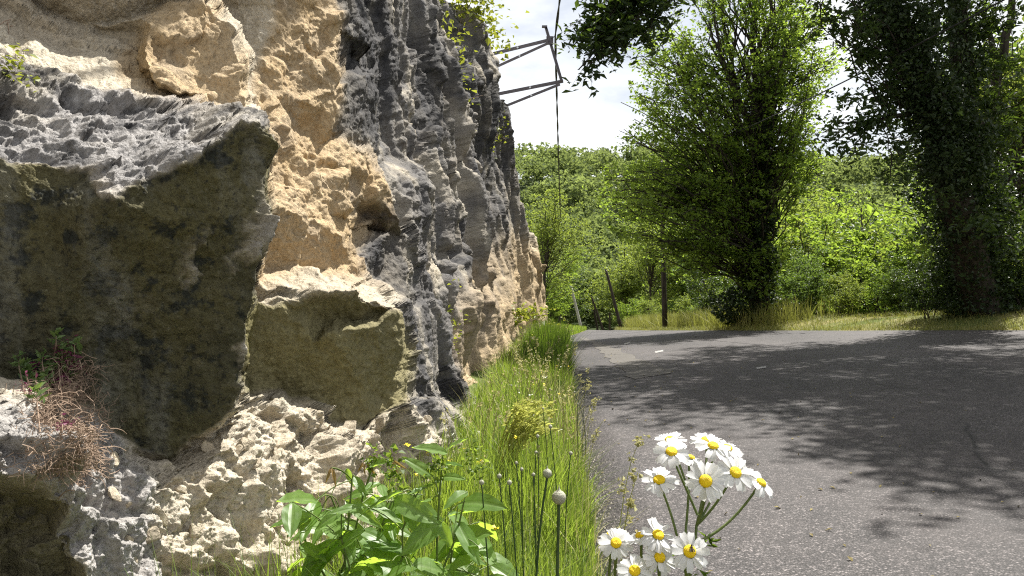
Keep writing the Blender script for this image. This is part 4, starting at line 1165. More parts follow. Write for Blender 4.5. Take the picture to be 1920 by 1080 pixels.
# ---------------------------------------------------------------- grass on the verges
M_GRASS = leaf_mat('grass_blade', (.045, .095, .012), (.13, .19, .03), (.36, .49, .055), .48, .5, .25)
M_GRASS_DK = leaf_mat('grass_blade_deep', (.03, .07, .012), (.08, .13, .025), (.22, .34, .03), .45, .5, .25)
M_STRAW = leaf_mat('dry_grass', (.22, .19, .07), (.42, .37, .16), (.38, .34, .10), .40, .6, .2)
M_SEED = leaf_mat('grass_seed', (.26, .25, .10), (.50, .48, .24), (.50, .46, .18), .4, .6, .2)
def blades(B, H, w, rng, lean=.35, dirs=None, segs=3, curve=.5):
    """tapering curved blades: bases B (n,3), heights H"""
    n = len(B); H = np.asarray(H, float)
    an = rng.uniform(0, 2 * math.pi, n)
    d = np.stack([np.cos(an), np.sin(an), np.zeros(n)], 1)
    if dirs is not None:
        d = d * .6 + dirs; d /= np.linalg.norm(d, axis=1)[:, None] + 1e-9
    ln = np.abs(rng.normal(size=n)) * lean
    a2 = an + rng.uniform(.8, 2.3, n); s = np.stack([np.cos(a2), np.sin(a2), np.zeros(n)], 1)
    rowsV = []
    for k in range(segs + 1):
        u = k / segs
        p = B + np.stack([0 * H, 0 * H, H * (u - .18 * ln * u * u)], 1) + d * (H * ln * (u * (1 - curve) + curve * u * u * 1.3))[:, None]
        ww = (w * (1 - u ** 1.6) * (.55 + .45 * min(1, u * 4)))[:, None] if np.ndim(w) else w * (1 - u ** 1.6) * (.55 + .45 * min(1, u * 4))
        if k < segs: rowsV += [p - s * ww, p + s * ww]
        else: rowsV += [p]
    m = 2 * segs + 1
    V = np.stack(rowsV, 1)
    o = np.arange(n)[:, None] * m
    Q = np.concatenate([o + np.array((2 * k, 2 * k + 1, 2 * k + 3, 2 * k + 2))[None] for k in range(segs - 1)])
    T = o + np.array((2 * segs - 2, 2 * segs - 1, 2 * segs))[None]
    tint = np.repeat(np.clip(.5 + .27 * rng.normal(size=n), 0, 1), m)
    return V.reshape(-1, 3), Q, T, tint
rg = np.random.default_rng(21)
wallY = np.array([1.0, 2.0, 3.0, 4.4, 5.8, 7.5, 10, 14, 20, 28]); wallX = np.array([-.72, -.62, -.62, -.5, -.34, -.30, -.12, .15, .6, 1.1])
def wx(Y): return np.interp(Y, wallY, wallX)
def verge_pts(n, y0, y1, rng, power=1.0, lo=0.0, hi=1.0):
    u = rng.random(n); Y = y0 + (y1 - y0) * u ** power
    t_ = rng.uniform(lo, hi, n); X = wx(Y) + (xl(Y) - wx(Y)) * (t_ - .02)
    return np.stack([X, Y, terrain(X, Y) - .01], 1), t_
mb = MB()
for (n, y0, y1, pw, h0, h1, w) in ((15000, 1.0, 4.2, 1.0, .16, .46, .0026), (17000, 3.4, 9.0, 1.1, .10, .30, .0036), (15000, 8.0, 18, 1.2, .12, .34, .006), (9000, 16, 33, 1.1, .10, .26, .010)):
    B, t_ = verge_pts(n, y0, y1, rg, pw)
    cl = fbm(B * np.array((2.2, 1.6, 0)) + 5, 3)
    H = rg.uniform(h0, h1, n) * (1 - .45 * np.clip((t_ - .72) / .28, 0, 1)) * np.clip(1 + .55 * cl, .35, 1.7)
    V, Q, T, ti = blades(B, H, w, rg, .42)
    mb.add(V, T, Q, np.clip(ti + .25 * np.repeat(cl, len(ti) // n), 0, 1))
props(mb.obj('verge_grass', M_GRASS), 'lush green grass filling the strip between cliff and road', None, None, 'stuff')
# tall clump of darker grass further along the strip
mb = MB(); n = 13000
B, t_ = verge_pts(n, 8.6, 15, rg, 1.1, .32, .97)
V, Q, T, ti = blades(B, rg.uniform(.26, .66, n) * np.clip((B[:, 1] - 8.0) / 2.2, .35, 1) * np.clip(1 + .6 * fbm(B * np.array((1.6, 1.1, 0)) + 3, 3), .4, 1.35) * (1 - .3 * abs(t_ - .6)), .0055, rg, .28)
mb.add(V, T, Q, ti)
props(mb.obj('tall_grass', M_GRASS_DK), 'tall dark green grass at the road edge further along the cliff', None, None, 'stuff')
# dry and seeding grass among it
mb = MB(); n = 2600
B, t_ = verge_pts(n, 1.2, 16, rg, 1.6)
V, Q, T, ti = blades(B, rg.uniform(.18, .42, n), .0018 + .0002 * B[:, 1], rg, .5); mb.add(V, T, Q, ti)
B, t_ = verge_pts(2600, 1.3, 20, rg, 1.3, .75, 1.06)
V, Q, T, ti = blades(B, rg.uniform(.05, .16, 2600), .003, rg, .9); mb.add(V, T, Q, ti)
B, t_ = verge_pts(240, 3.4, 24, rg, 1.1, .25, 1.0)
for b in B:
    h = rg.uniform(.32, .52); d = rg.normal(size=2) * .07
    top = b + np.array((d[0], d[1], h)); tube(mb, bez(b, b + (0, 0, h * .6), top, 4), (.0012 + .0002 * b[1],) * 4, 3, .4)
    q = rg.normal(size=(10, 3)) * np.array((.010, .010, .03)) + top + np.array((0, 0, -.02))
    V, Q, T_ = leaves(q, .014 + .0012 * b[1], .35, rg, .2, -.4); mb.add(V, None, Q, T_)
props(mb.obj('seeding_grass', M_SEED), 'pale seed heads and dry stalks scattered through the verge grass', None, None, 'stuff')
# short mown grass of the right verge
mb = MB(); n = 42000
Y = 11 + 34 * rg.random(n) ** 1.3; X = xr(Y) - .08 + rg.random(n) ** 1.3 * 5.0
B = np.stack([X, Y, terrain(X, Y) - .01], 1)
V, Q, T, ti = blades(B, rg.uniform(.04, .13, n) * (1 + .02 * Y) * np.clip(1 + .6 * fbm(B * .8, 2), .4, 2), .0065, rg, .8, segs=2)
mb.add(V, T, Q, np.clip(ti + .3 * np.repeat(fbm(B * .5 + 8, 3), 5), 0, 1))
ob = props(mb.obj('mown_grass', None), 'short yellowing mown grass along the right edge of the road', None, None, 'stuff')
M_MOWN = leaf_mat('mown_blade', (.09, .12, .025), (.30, .27, .10), (.32, .34, .06), .35, .6, .2)
ob.data.materials.append(M_MOWN)
# longer grass at the foot of the poles
mb = MB(); n = 9000
Y = rg.uniform(22, 52, n); X = xr(Y) + .5 + np.abs(rg.normal(size=n)) * 1.1
B = np.stack([X, Y, terrain(X, Y) - .02], 1)
V, Q, T, ti = blades(B, rg.uniform(.3, .9, n), .012, rg, .35); mb.add(V, T, Q, ti)
props(mb.obj('long_grass', M_MOWN), 'long yellowish grass around the foot of the poles', None, None, 'stuff')
mb = MB(); n = 9000
Y = rg.uniform(36, 75, n); X = xl(Y) - np.abs(rg.normal(size=n)) * 1.4 - .05
B = np.stack([X, Y, terrain(X, Y) - .02], 1)
V, Q, T, ti = blades(B, rg.uniform(.12, .4, n), .018, rg, .45); mb.add(V, T, Q, ti)
props(mb.obj('bank_grass', M_GRASS), 'green grass on the left bank where the road bends away', None, None, 'stuff')
# grit along the edge of the asphalt
M_GRIT = plain_mat('limestone_grit', (.20, .18, .15), (.44, .40, .34), 50, .9, .2)
rgi = np.random.default_rng(8); tet = np.array([(1, 0, -.4), (-.6, .9, -.4), (-.5, -.9, -.3), (.1, .1, .8)])
mb = MB(); n = 4200
Y = 1.5 + 13 * rgi.random(n) ** 1.5; X = xl(Y) + rgi.normal(size=n) * .05 + .03
for k in range(n):
    s = rgi.uniform(.0025, .009); a = rgi.uniform(0, 6.28); ca, sa = math.cos(a), math.sin(a)
    R_ = np.array(((ca, -sa, 0), (sa, ca, 0), (0, 0, 1)))
    z = float(road_z(X[k], Y[k])) + s * .3
    mb.add((tet * s * rgi.uniform(.7, 1.3, (4, 3))) @ R_.T + (X[k], Y[k], z), [(0, 1, 3), (1, 2, 3), (2, 0, 3), (0, 2, 1)], None, rgi.random())
props(mb.obj('roadside_grit', M_GRIT), 'pale limestone grit along the edge of the asphalt', None, None, 'stuff')
# leaf litter and husks blown onto the asphalt
M_LITTER = plain_mat('leaf_litter', (.10, .075, .035), (.30, .26, .12), 30, .9, .1)
n = 420; Y = 2 + 16 * rgi.random(n) ** 1.3; u_ = np.abs(rgi.normal(size=n)) * .13; X = xl(Y) + .04 + u_ * (xr(Y) - xl(Y))
V, Q, T_ = leaves(np.stack([X, Y, road_z(X, Y) + .006], 1), .022, .3, rgi, .96, 0)
mb = MB(); mb.add(V, None, Q, T_); props(mb.obj('leaf_litter', M_LITTER), 'scattered dry leaf bits lying on the asphalt near its edge', None, None, 'stuff')
# small flowers dotted in the verge
M_BUTTER = plain_mat('buttercup_yellow', (.75, .60, .02), (.85, .72, .05), 40, .5)
M_CAMP = plain_mat('pale_petal', (.62, .64, .52), (.80, .82, .70), 60, .6)
mb = MB(); mb2 = MB()
for k in range(46):
    B, t_ = verge_pts(1, 2.4, 14, rg, 1.0, .1, .95); b = B[0]; h = rg.uniform(.22, .5); top = b + np.array((rg.normal() * .03, rg.normal() * .03, h))
    q = top + rg.normal(size=(6, 3)) * .005
    V, Q, T_ = leaves(q, .012, .6, rg, .9, 0); (mb if k % 2 else mb2).add(V, None, Q, T_)
props(mb.obj('buttercups', M_BUTTER), 'tiny yellow flowers dotted through the verge grass', None, None, 'stuff')
props(mb2.obj('white_flowers', M_CAMP), 'tiny cream flowers dotted through the verge grass', None, None, 'stuff')

# ---------------------------------------------------------------- round-headed allium stalks
M_STALK = plain_mat('allium_stalk', (.030, .055, .018), (.055, .09, .03), 30, .5, .3)
t = NT('allium_bud'); vv = t.voro(t.pos(), 420); nn_ = t.noise(t.pos((1, 1, .2)), 160, 3)
c_ = t.mix(t.ramp(vv, [(.2, 0.), (.6, 1.)]), (.46, .46, .36), (.27, .30, .20)); c_ = t.mix(t.math('MULTIPLY', nn_, .5), c_, (.36, .28, .26))
M_BUD = t.done(t.bsdf(c_, .6, t.bump(vv, .5, .002), .3))
def lathe(mb, prof, sides, a=.5, M=None, o=(0, 0, 0)):
    prof = np.asarray(prof, float); an = np.arange(sides) / sides * 6.28318
    V = np.stack([prof[:, None, 0] * np.cos(an), prof[:, None, 0] * np.sin(an), np.repeat(prof[:, None, 1], sides, 1)], -1)
    i = np.arange(len(prof) - 1)[:, None] * sides; j = np.arange(sides)[None]; j2 = (j + 1) % sides
    Q = np.stack([i + j, i + j2, i + sides + j2, i + sides + j], -1).reshape(-1, 4)
    V = V.reshape(-1, 3)
    if M is not None: V = V @ np.asarray(M).T
    mb.add(V + np.asarray(o, float), None, Q, a)
def allium(px, py, Y, r, label, group=None, lean=0.0):
    top = W(px, py, Y); bx = top[0] + lean; z0 = float(terrain(bx, Y))
    e = empty('allium', (bx, Y, z0)); o_ = np.array(e.location)
    s = MB(); tube(s, bez(o_ - (0, 0, .03), (bx + rg.normal() * .02, Y, z0 + (top[2] - z0) * .55), top - (0, 0, r * .7), 8) - o_, np.linspace(.0042, .0030, 8) * (1 if r > .009 else .62), 6)
    s.obj('stalk', M_STALK, e, True)
    h = MB(); lathe(h, [(0.001, -r), (r * .5, -r * .86), (r * .87, -r * .5), (r, 0), (r * .93, r * .42), (r * .66, r * .78), (r * .3, r * .98), (r * .12, r * 1.25), (r * .05, r * 1.7), (.0003, r * 1.9)], 12)
    h.obj('seed_head', M_BUD, e, True, top - o_)
    return props(e, label, 'allium', group)
allium(1048, 933, 1.45, .0130, 'allium with the largest round pale bud, nearest the daisies', None, -.0)
allium(1026, 888, 2.05, .0120, 'allium with a mid sized round bud just behind the largest one', None, -.02)
al = [(1018, 766, 3.6), (1046, 673, 7.2), (1077, 735, 5.4), (1083, 757, 4.6), (1005, 848, 2.9), (1032, 800, 3.2), (1008, 818, 3.0), (978, 880, 2.3), (955, 905, 2.0), (968, 868, 2.5), (936, 893, 2.2), (1000, 890, 2.2), (1070, 850, 2.9), (903, 905, 1.9), (1031, 730, 5.0)]
ORD = 'leftmost,second,third,fourth,fifth,sixth,seventh,eighth,ninth,tenth,eleventh,twelfth,thirteenth,fourteenth,fifteenth,sixteenth,seventeenth,eighteenth,nineteenth,rightmost'.split(',')
for k, (px, py, Y) in enumerate(sorted(al)):
    allium(px, py, Y, rg.uniform(.0045, .008), 'thin allium stalk with a small bud in the verge, %s of the row' % (ORD[k] + ' from left' if 0 < k < len(al) - 1 else ('leftmost' if k == 0 else 'rightmost')), 'thin allium stalks in the verge', rg.normal() * .03)

# ---------------------------------------------------------------- tuft of bent seeding grass
M_OAT = leaf_mat('bent_seed', (.26, .30, .06), (.52, .52, .16), (.60, .62, .14), .45, .5, .25)
Yt = 3.9; b0 = W(938, 880, Yt); b0[2] = float(terrain(b0[0], Yt))
e = empty('grass_tuft', b0); st = MB(); sp = MB()
for k in range(54):
    base = rg.normal(size=3) * np.array((.05, .05, 0))
    tip = W(rg.uniform(975, 1046), 752 + rg.uniform(0, 60), Yt + rg.normal() * .12) - b0
    mid = np.array((tip[0] * rg.uniform(.0, .35), rg.normal() * .05, tip[2] * rg.uniform(.85, 1.22)))
    P = bez(base, mid, tip, 9); tube(st, P, np.linspace(.0026, .0014, 9), 3, rg.random())
    u = rg.uniform(.55, 1.0, 15); i = (u * 8).astype(int).clip(0, 7); f_ = (u * 8 - i)[:, None]
    c = P[i] * (1 - f_) + P[i + 1] * f_ + rg.normal(size=(15, 3)) * .008
    ax = (P[-1] - P[5]); ax /= np.linalg.norm(ax)
    V, Q, T_ = leaves(c, .034, .16, rg, .5, 0.0, out=ax[None] * 3); sp.add(V, None, Q, T_)
st.obj('stalks', M_OAT, e); ob = sp.obj('spikelets', M_OAT, e); ob['kind'] = 'stuff'
props(e, 'tuft of yellow seeding grass bent over to the right by its heads', 'grass tuft')
# looser panicles leaning out over the asphalt
for (px, py, Y, bx, lb) in ((1122, 745, 4.3, 1095, 'grass stem with knobbly seed head leaning over the asphalt, highest of three'), (1130, 790, 4.0, 1100, 'grass stem with seed head leaning lowest over the shaded asphalt'),
                            (1104, 692, 5.2, 1092, 'grass stem with two pale tufts in front of the pale road strip'), (1198, 828, 2.3, 1150, 'short grass head standing over the road above the daisies'), (1196, 886, 1.9, 1150, 'small grass head low over the road left of the daisies')):
    tip = W(px, py, Y); b = W(bx, py, Y); b[2] = float(terrain(b[0] - .03, Y)); e = empty('wild_grass', b)
    s = MB(); P = bez((0, 0, 0), (0, 0, (tip - b)[2] * .8), tip - b, 7); tube(s, P, np.linspace(.0018, .0008, 7), 4); s.obj('stalk', M_STALK if px < 1110 else M_OAT, e)
    h = MB()
    for u in rg.uniform(.62, 1.03, 7):
        i = min(int(u * 6), 5); c0 = P[i] + (P[i + 1] - P[i]) * (u * 6 - i)
        q = c0 + rg.normal(size=(12, 3)) * .007 + rg.normal(size=3) * np.array((.02, .02, .008)) * (1.2 - u)
        V, Q, T_ = leaves(q, .011, .35, rg, .3, 0); h.add(V, None, Q, T_)
    h.obj('seed_head', M_SEED, e); props(e, lb, 'grass')

# ---------------------------------------------------------------- daisies at the road edge
M_PETAL = leaf_mat('daisy_petal', (.80, .80, .80), (.88, .88, .87), (.92, .92, .90), .42, .55, .2)
t = NT('daisy_disc'); vv = t.voro(t.pos(), 900); M_DISC = t.done(t.bsdf(t.mix(t.ramp(vv, [(.2, 0.), (.6, 1.)]), (.92, .72, .01), (.80, .52, .005)), .6, t.bump(vv, .8, .001)))
M_DSTEM = plain_mat('daisy_stem', (.07, .11, .025), (.14, .18, .05), 60, .5, .3)
def petal_mesh(L, w, curl, seed):
    rp_ = np.random.default_rng(seed); V = []
    us = np.linspace(0, 1, 6)
    for u in us:
        ww = w * (.35 + .65 * math.sin(min(1, u * 1.12 + .10) * math.pi * .62)) * (1 if u < .95 else .72)
        z = .10 * L * u - curl * L * u * u
        for s in (-1, 0, 1): V.append((u * L - (.06 * L if (s == 0 and u == 1) else 0), s * ww, z + (-.10 * w if s == 0 else .06 * w)))
    Q = [(3 * i + j, 3 * i + j + 1, 3 * i + j + 4, 3 * i + j + 3) for i in range(5) for j in range(2)]
    return mesh('petal', V, np.array(Q), M_PETAL, True, {'tint': np.full(len(V), rp_.random())})
PET = [petal_mesh(.0185, .0045, c, k) for k, c in enumerate((.02, .10, .20, .30, .14))]
def disc_mesh():
    mb = MB(); r = .0078
    lathe(mb, [(r * 1.0, -.001), (r, .0012), (r * .86, .0030), (r * .55, .0042), (r * .25, .0044), (.0002, .0040)], 16)
    return mb.mesh('flower', M_DISC, True)
DISC = disc_mesh()
cm_ = MB(); lathe(cm_, [(.0022, -.0075), (.0050, -.0062), (.0082, -.0025), (.0084, .0002), (.0070, .0004)], 12); CAL = cm_.mesh('calyx', M_DSTEM, True)
def frame_to(n):
    return Vector(n).normalized().to_track_quat('Z', 'Y')
def flower(parent, o_, pos, nrm, size, rng, droop=0.0, npet=None):
    f = link('flower', DISC, parent, pos - o_); f.scale = (size,) * 3
    q = frame_to(nrm) @ Matrix.Rotation(rng.uniform(0, 6), 4, 'Z').to_quaternion()
    f.rotation_mode = 'QUATERNION'; f.rotation_quaternion = q
    link('calyx', CAL, f)
    npet = npet or int(rng.integers(13, 18))
    for k in range(npet):
        p = link('petal', PET[int(rng.integers(0, 5))], f, (0, 0, 0))
        a = 2 * math.pi * (k + rng.normal() * .16) / npet
        p.location = (math.cos(a) * .0064, math.sin(a) * .0064, -.0003 + .0009 * (k % 2)); s = rng.uniform(.86, 1.08); p.scale = (s, s * rng.uniform(.9, 1.15), s)
        p.rotation_euler = (rng.normal() * .22, droop + rng.normal() * .15, a)
    return f, (f.matrix_basis.to_quaternion() if False else q)
rd = np.random.default_rng(33)
Yd = .98
SZ = .93
def dn(tx, ty, up): return np.array((tx, ty, up))
root_xy = np.array((.235, 1.02))
zr_ = float(terrain(root_xy[0], root_xy[1]))
big_d = empty('daisy_plant', (root_xy[0], root_xy[1], zr_)); o_ = np.array(big_d.location)
J0 = W(1285, 1120, 1.0); J1 = W(1306, 985, Yd + .01); J2 = W(1300, 1010, Yd + .02)
stem = MB()
tube(stem, np.concatenate([bez(np.array((root_xy[0], root_xy[1], zr_ - .03)), (root_xy[0] - .01, root_xy[1], zr_ + .3), J0, 7)]) - o_, np.linspace(.0036, .0030, 7), 7)
def st(*pts, r=.0017):
    P = np.array(pts); 
    if len(P) == 3: P = bez(*P, 9)
    tube(stem, P - o_, np.linspace(r, r * .85, len(P)), 6)
st(J0, W(1302, 1050, Yd), J1, r=.0021)
heads = [  # px, py, depth, normal (x, y, z), size, droop, junction, control
    (1323, 902, .955, (-.05, -.92, .42), 1.10, .05, J1, (1325, 945)),
    (1379, 886, .975, (.18, -.80, .55), 1.05, .10, J1, (1345, 950)),
    (1427, 905, .985, (.45, -.45, .78), .92, .20, W(1318, 1012, Yd), (1375, 985)),
    (1337, 836, 1.03, (.05, -.50, .86), .98, .12, J1, (1338, 900)),
    (1324, 825, 1.07, (-.08, -.30, .94), .95, .10, J1, (1328, 900)),
    (1364, 840, 1.06, (.15, -.36, .90), .95, .15, J1, (1355, 910)),
    (1294, 858, 1.02, (.25, -.10, .95), .85, .30, W(1284, 1012, Yd), (1293, 930)),
    (1259, 847, .99, (-.10, -.62, .78), 1.0, .12, W(1308, 966, Yd), (1288, 920)),
    (1257, 825, 1.04, (-.05, -.34, .93), .98, .12, W(1292, 925, 1.0), (1276, 870)),
    (1236, 900, .985, (-.12, -.56, .82), 1.02, .10, W(1272, 1016, Yd), (1258, 955)),
]
for (px, py, Y, n, s, dr, J, c) in heads:
    p = W(px, py, Y); nn_ = np.array(n, float); nn_ /= np.linalg.norm(nn_)
    flower(big_d, o_, p, nn_, s * SZ, rd, dr)
    st(J, W(c[0], c[1], (Y + J[1]) / 2), p - nn_ * .006 * s)
for J in (W(1318, 1012, Yd), W(1284, 1012, Yd), W(1272, 1016, Yd)): st(J0, W(1290, 1060, Yd + .01), J)
stem.obj('stem', M_DSTEM, big_d, True)
lf = MB()
for (px, py) in ((1325, 1012), (1332, 1016), (1262, 1050), (1240, 1060), (1310, 1075)):
    for k in range(5):
        a = W(px, py, Yd + .02); b = a + rd.normal(size=3) * np.array((.012, .01, .008)); V, Q, T_ = leaves([(a + b) / 2 - o_], .018, .12, rd, .3, 0); lf.add(V, None, Q, T_)
lf.obj('leaves', M_GRASS_DK, big_d)
props(big_d, 'tall branching daisy plant holding ten white flowers in front of the asphalt', 'daisy')
def daisy(px, py, Y, n, s, dr, lb, bx=0, fly=False, second=None):
    p = W(px, py, Y); nn_ = np.array(n, float); nn_ /= np.linalg.norm(nn_)
    b = np.array((p[0] + bx, Y + .05, 0)); b[2] = float(terrain(b[0], b[1]))
    e = empty('daisy', b); flower(e, b, p, nn_, s * SZ, rd, dr)
    s_ = MB(); tube(s_, bez(b - (0, 0, .03), (b[0], b[1], p[2] - .18), p - nn_ * .006, 9) - b, np.linspace(.0028, .0019, 9), 6); s_.obj('stem', M_DSTEM, e, True)
    return props(e, lb, 'daisy'), p, nn_
daisy(1155, 1018, 1.0, (-.12, -.78, .60), .95, .06, 'single daisy at far left of the bunch, against the grass')
daisy(1146, 1002, 1.05, (-.25, -.2, .94), .9, .2, 'daisy seen from the side just behind the leftmost single one', -.01)
daisy(1200, 1004, 1.0, (-.30, -.15, .92), .85, .25, 'half hidden side-on daisy between the left single one and the shaded one', .01)
daisy(1234, 1003, .97, (.15, -.62, .76), 1.0, .08, 'daisy with one petal ring tilted up, above the two lower flowers', .02)
daisy(1237, 1045, .96, (.12, -.80, .58), .95, .06, 'middle lower daisy directly left of the one with the fly', .02)
_, fp, fn = daisy(1293, 1034, .94, (.03, -.90, .44), 1.06, .04, 'large lower daisy with a small fly on its yellow centre', .0)
daisy(1190, 1070, .96, (-.05, -.75, .66), .98, .08, 'lowest daisy, cut by the bottom of the picture', .01)
# the fly
M_FLY = plain_mat('fly_body', (.02, .014, .008), (.07, .035, .012), 600, .4, .5)
M_WING = leaf_mat('fly_wing', (.25, .22, .18), (.4, .36, .3), (.3, .28, .24), .5)
e = empty('fly', fp + fn * .0048 + np.array((.0016, 0, .0026))); mb = MB()
e.rotation_mode = 'QUATERNION'; e.rotation_quaternion = frame_to(fn)
lathe(mb, [(.0002, -.004), (.0010, -.0032), (.0015, -.0012), (.0011, .0004), (.0014, .0014), (.0012, .0026), (.0005, .0030), (.0009, .0034), (.0008, .0044), (.0002, .0048)], 8, M=((1, 0, 0), (0, 0, 1), (0, 1, 0)))
mb.obj('body', M_FLY, e, True)
for s in (-1, 1):
    w_ = MB(); w_.add([(s * .0008, .0012, .0014), (s * .0028, -.0008, .0018), (s * .0034, -.0040, .0014), (s * .0014, -.0036, .0016)], None, [(0, 1, 2, 3)]); w_.obj('wing', M_WING, e)
props(e, 'tiny dark fly sitting on the yellow centre of a daisy', 'fly')

# ---------------------------------------------------------------- broad-leaved plant at the foot of the rock
M_BROAD = None
t = NT('broad_leaf'); a_ = t.attr('tint'); ve = t.attr('vein'); oi = t.n.new('ShaderNodeObjectInfo')
c_ = t.mix(oi.outputs['Random'], (.09, .17, .035), (.17, .27, .07)); c_ = t.mix(t.math('MULTIPLY', ve, .55), c_, (.22, .30, .12))
nn_ = t.noise(t.pos(), 40, 4); c_ = t.mix(1.0, c_, t.ramp(nn_, [(.3, .8), (.7, 1.15)]), 'MULTIPLY')
b_ = t.bsdf(c_, .42, t.bump(ve, .35, .003), .45)
tr_ = t.n.new('ShaderNodeBsdfTranslucent'); tr_.inputs['Color'].default_value = (.46, .66, .07, 1)
ms_ = t.n.new('ShaderNodeMixShader'); ms_.inputs[0].default_value = .5; t.l.new(b_, ms_.inputs[1]); t.l.new(tr_.outputs[0], ms_.inputs[2])
M_BROAD = t.done(ms_.outputs[0])
M_RED = leaf_mat('young_leaf', (.16, .10, .03), (.30, .18, .06), (.42, .30, .08), .4, .5, .3)
def broad_leaf(wr, bend, fold, seed, m=M_BROAD, name='leaf'):
    rp_ = np.random.default_rng(seed); nu, nv = 11, 7; V = []; T_ = []; Ve = []
    for i in range(nu):
        u = i / (nu - 1)
        ww = wr * (math.sin(math.pi * u ** .8) ** .75 if 0 < u < 1 else .01) * (1 - .25 * u)
        for j in range(nv):
            s = j / (nv - 1) * 2 - 1
            rip = .02 * math.sin(u * 19 + abs(s) * 4 + seed) * abs(s)
            V.append((u, s * ww, fold * abs(s) * ww - bend * u * u + rip + .05 * math.sin(u * 5 + seed) * s * wr))
            vein = max(1 - abs(s) * 5, 0); side = max(0, 1 - abs(((u * 9 - abs(s) * 1.6) % 1.0) - .5) * 7)
            T_.append(.5); Ve.append(min(1, vein + .7 * side * (1 - abs(s) * .5)))
    Q = [(i * nv + j, i * nv + j + 1, (i + 1) * nv + j + 1, (i + 1) * nv + j) for i in range(nu - 1) for j in range(nv - 1)]
    return mesh(name, V, np.array(Q), m, True, {'tint': T_, 'vein': Ve})
BL = [broad_leaf(.20, .10, .25, 1), broad_leaf(.24, .22, .15, 2), broad_leaf(.18, .05, .35, 3), broad_leaf(.26, .30, .2, 4), broad_leaf(.22, .16, .1, 5)]
RL = [broad_leaf(.13, .25, .3, 11, M_RED), broad_leaf(.12, .35, .4, 12, M_RED)]
Yp = 1.85
pb = np.array((-.36, 1.92, 0)); pb[2] = float(terrain(pb[0], pb[1]))
plant = empty('broad_leaved_plant', pb)
rl = np.random.default_rng(12)
def set_leaf(me, a, b, wscale, nrm, name='leaf'):
    a = np.asarray(a); b = np.asarray(b); d = b - a; L = np.linalg.norm(d); x = d / L
    z = np.asarray(nrm, float); z = z - x * z.dot(x); z /= np.linalg.norm(z); y = np.cross(z, x)
    o = link(name, me, plant)
    M_ = Matrix(((x[0] * L, y[0] * L * wscale * .88, z[0] * L, a[0] - pb[0]), (x[1] * L, y[1] * L * wscale * .88, z[1] * L, a[1] - pb[1]), (x[2] * L, y[2] * L * wscale * .88, z[2] * L, a[2] - pb[2]), (0, 0, 0, 1)))
    o.matrix_local = M_
    return o
mains = []
for (px, py) in ((830, 850), (700, 870), (620, 930), (735, 940), (870, 940), (660, 900), (560, 990), (640, 1010), (780, 930), (850, 1010)):
    tp = W(px, py, Yp + rl.normal() * .05); P = wander(pb + rl.normal(size=3) * np.array((.08, .06, 0)) - (0, 0, .03), tp, 9, .04, rl, .04)
    mains.append(P); s = MB(); tube(s, P - pb, np.linspace(.0045, .0022, 9), 6); s.obj('stem', M_DSTEM, plant, True)
allst = np.concatenate(mains)
pet = MB()
LV = [((830, 849), (868, 812), .9), ((838, 849), (775, 836), .8), ((812, 893), (757, 854), 1.0), ((830, 869), (869, 871), .9), ((830, 894), (869, 893), 1.0), ((735, 914), (745, 956), 1.2),
      ((593, 938), (522, 935), 1.0), ((594, 940), (565, 1014), 1.0), ((548, 942), (545, 998), 1.2), ((641, 1002), (664, 1051), 1.9), ((632, 1008), (566, 1081), .85), ((742, 960), (692, 1042), 1.1),
      ((760, 950), (797, 1012), 1.3), ((824, 976), (847, 1030), 1.0), ((860, 946), (935, 931), 1.0), ((877, 922), (832, 941), 1.1), ((600, 962), (634, 1005), 1.6), ((664, 893), (686, 932), 1.2),
      ((650, 878), (662, 912), 1.2), ((688, 951), (616, 958), .8), ((704, 932), (732, 968), 1.2), ((712, 905), (676, 915), 1.0), ((770, 930), (812, 905), 1.0), ((690, 880), (722, 862), .9), ((800, 915), (760, 925), 1.0),
      ((850, 1010), (905, 985), 1.0), ((840, 960), (900, 1005), 1.1), ((700, 1010), (745, 1062), 1.2), ((640, 960), (590, 985), 1.0), ((720, 1005), (770, 1060), 1.1)]
for (a, b, ws) in LV:
    Ya = Yp + rl.normal() * .07; A_ = W(a[0], a[1], Ya); B_ = W(b[0], b[1], Ya - abs(rl.normal()) * .06 - .01)
    set_leaf(BL[int(rl.integers(0, 5))], A_, B_, ws, (rl.normal() * .25, -.55 + rl.normal() * .3, .85))
    k = np.argmin(((allst - A_) ** 2).sum(1)); tube(pet, bez(allst[k], (allst[k] + A_) / 2 + (0, 0, .015), A_, 5) - pb, .0015, 4)
for k in range(120):
    a = rl.uniform(545, 925); lo = np.interp(a, [545, 620, 700, 800, 925], [985, 925, 905, 915, 960])
    A_ = W(a, rl.uniform(lo, 1120), Yp + rl.uniform(-.08, .24)); an = rl.uniform(0, 6.28); L = rl.uniform(.07, .13)
    B_ = A_ + np.array((math.cos(an) * L, math.sin(an) * L * .7, -L * rl.uniform(0, .7)))
    set_leaf(BL[int(rl.integers(0, 5))], A_, B_, rl.uniform(.9, 1.4), (rl.normal() * .3, -.3 + rl.normal() * .3, .9))
    k = np.argmin(((allst - A_) ** 2).sum(1)); tube(pet, bez(allst[k], (allst[k] + A_) / 2 + (0, 0, .015), A_, 5) - pb, .0014, 4)
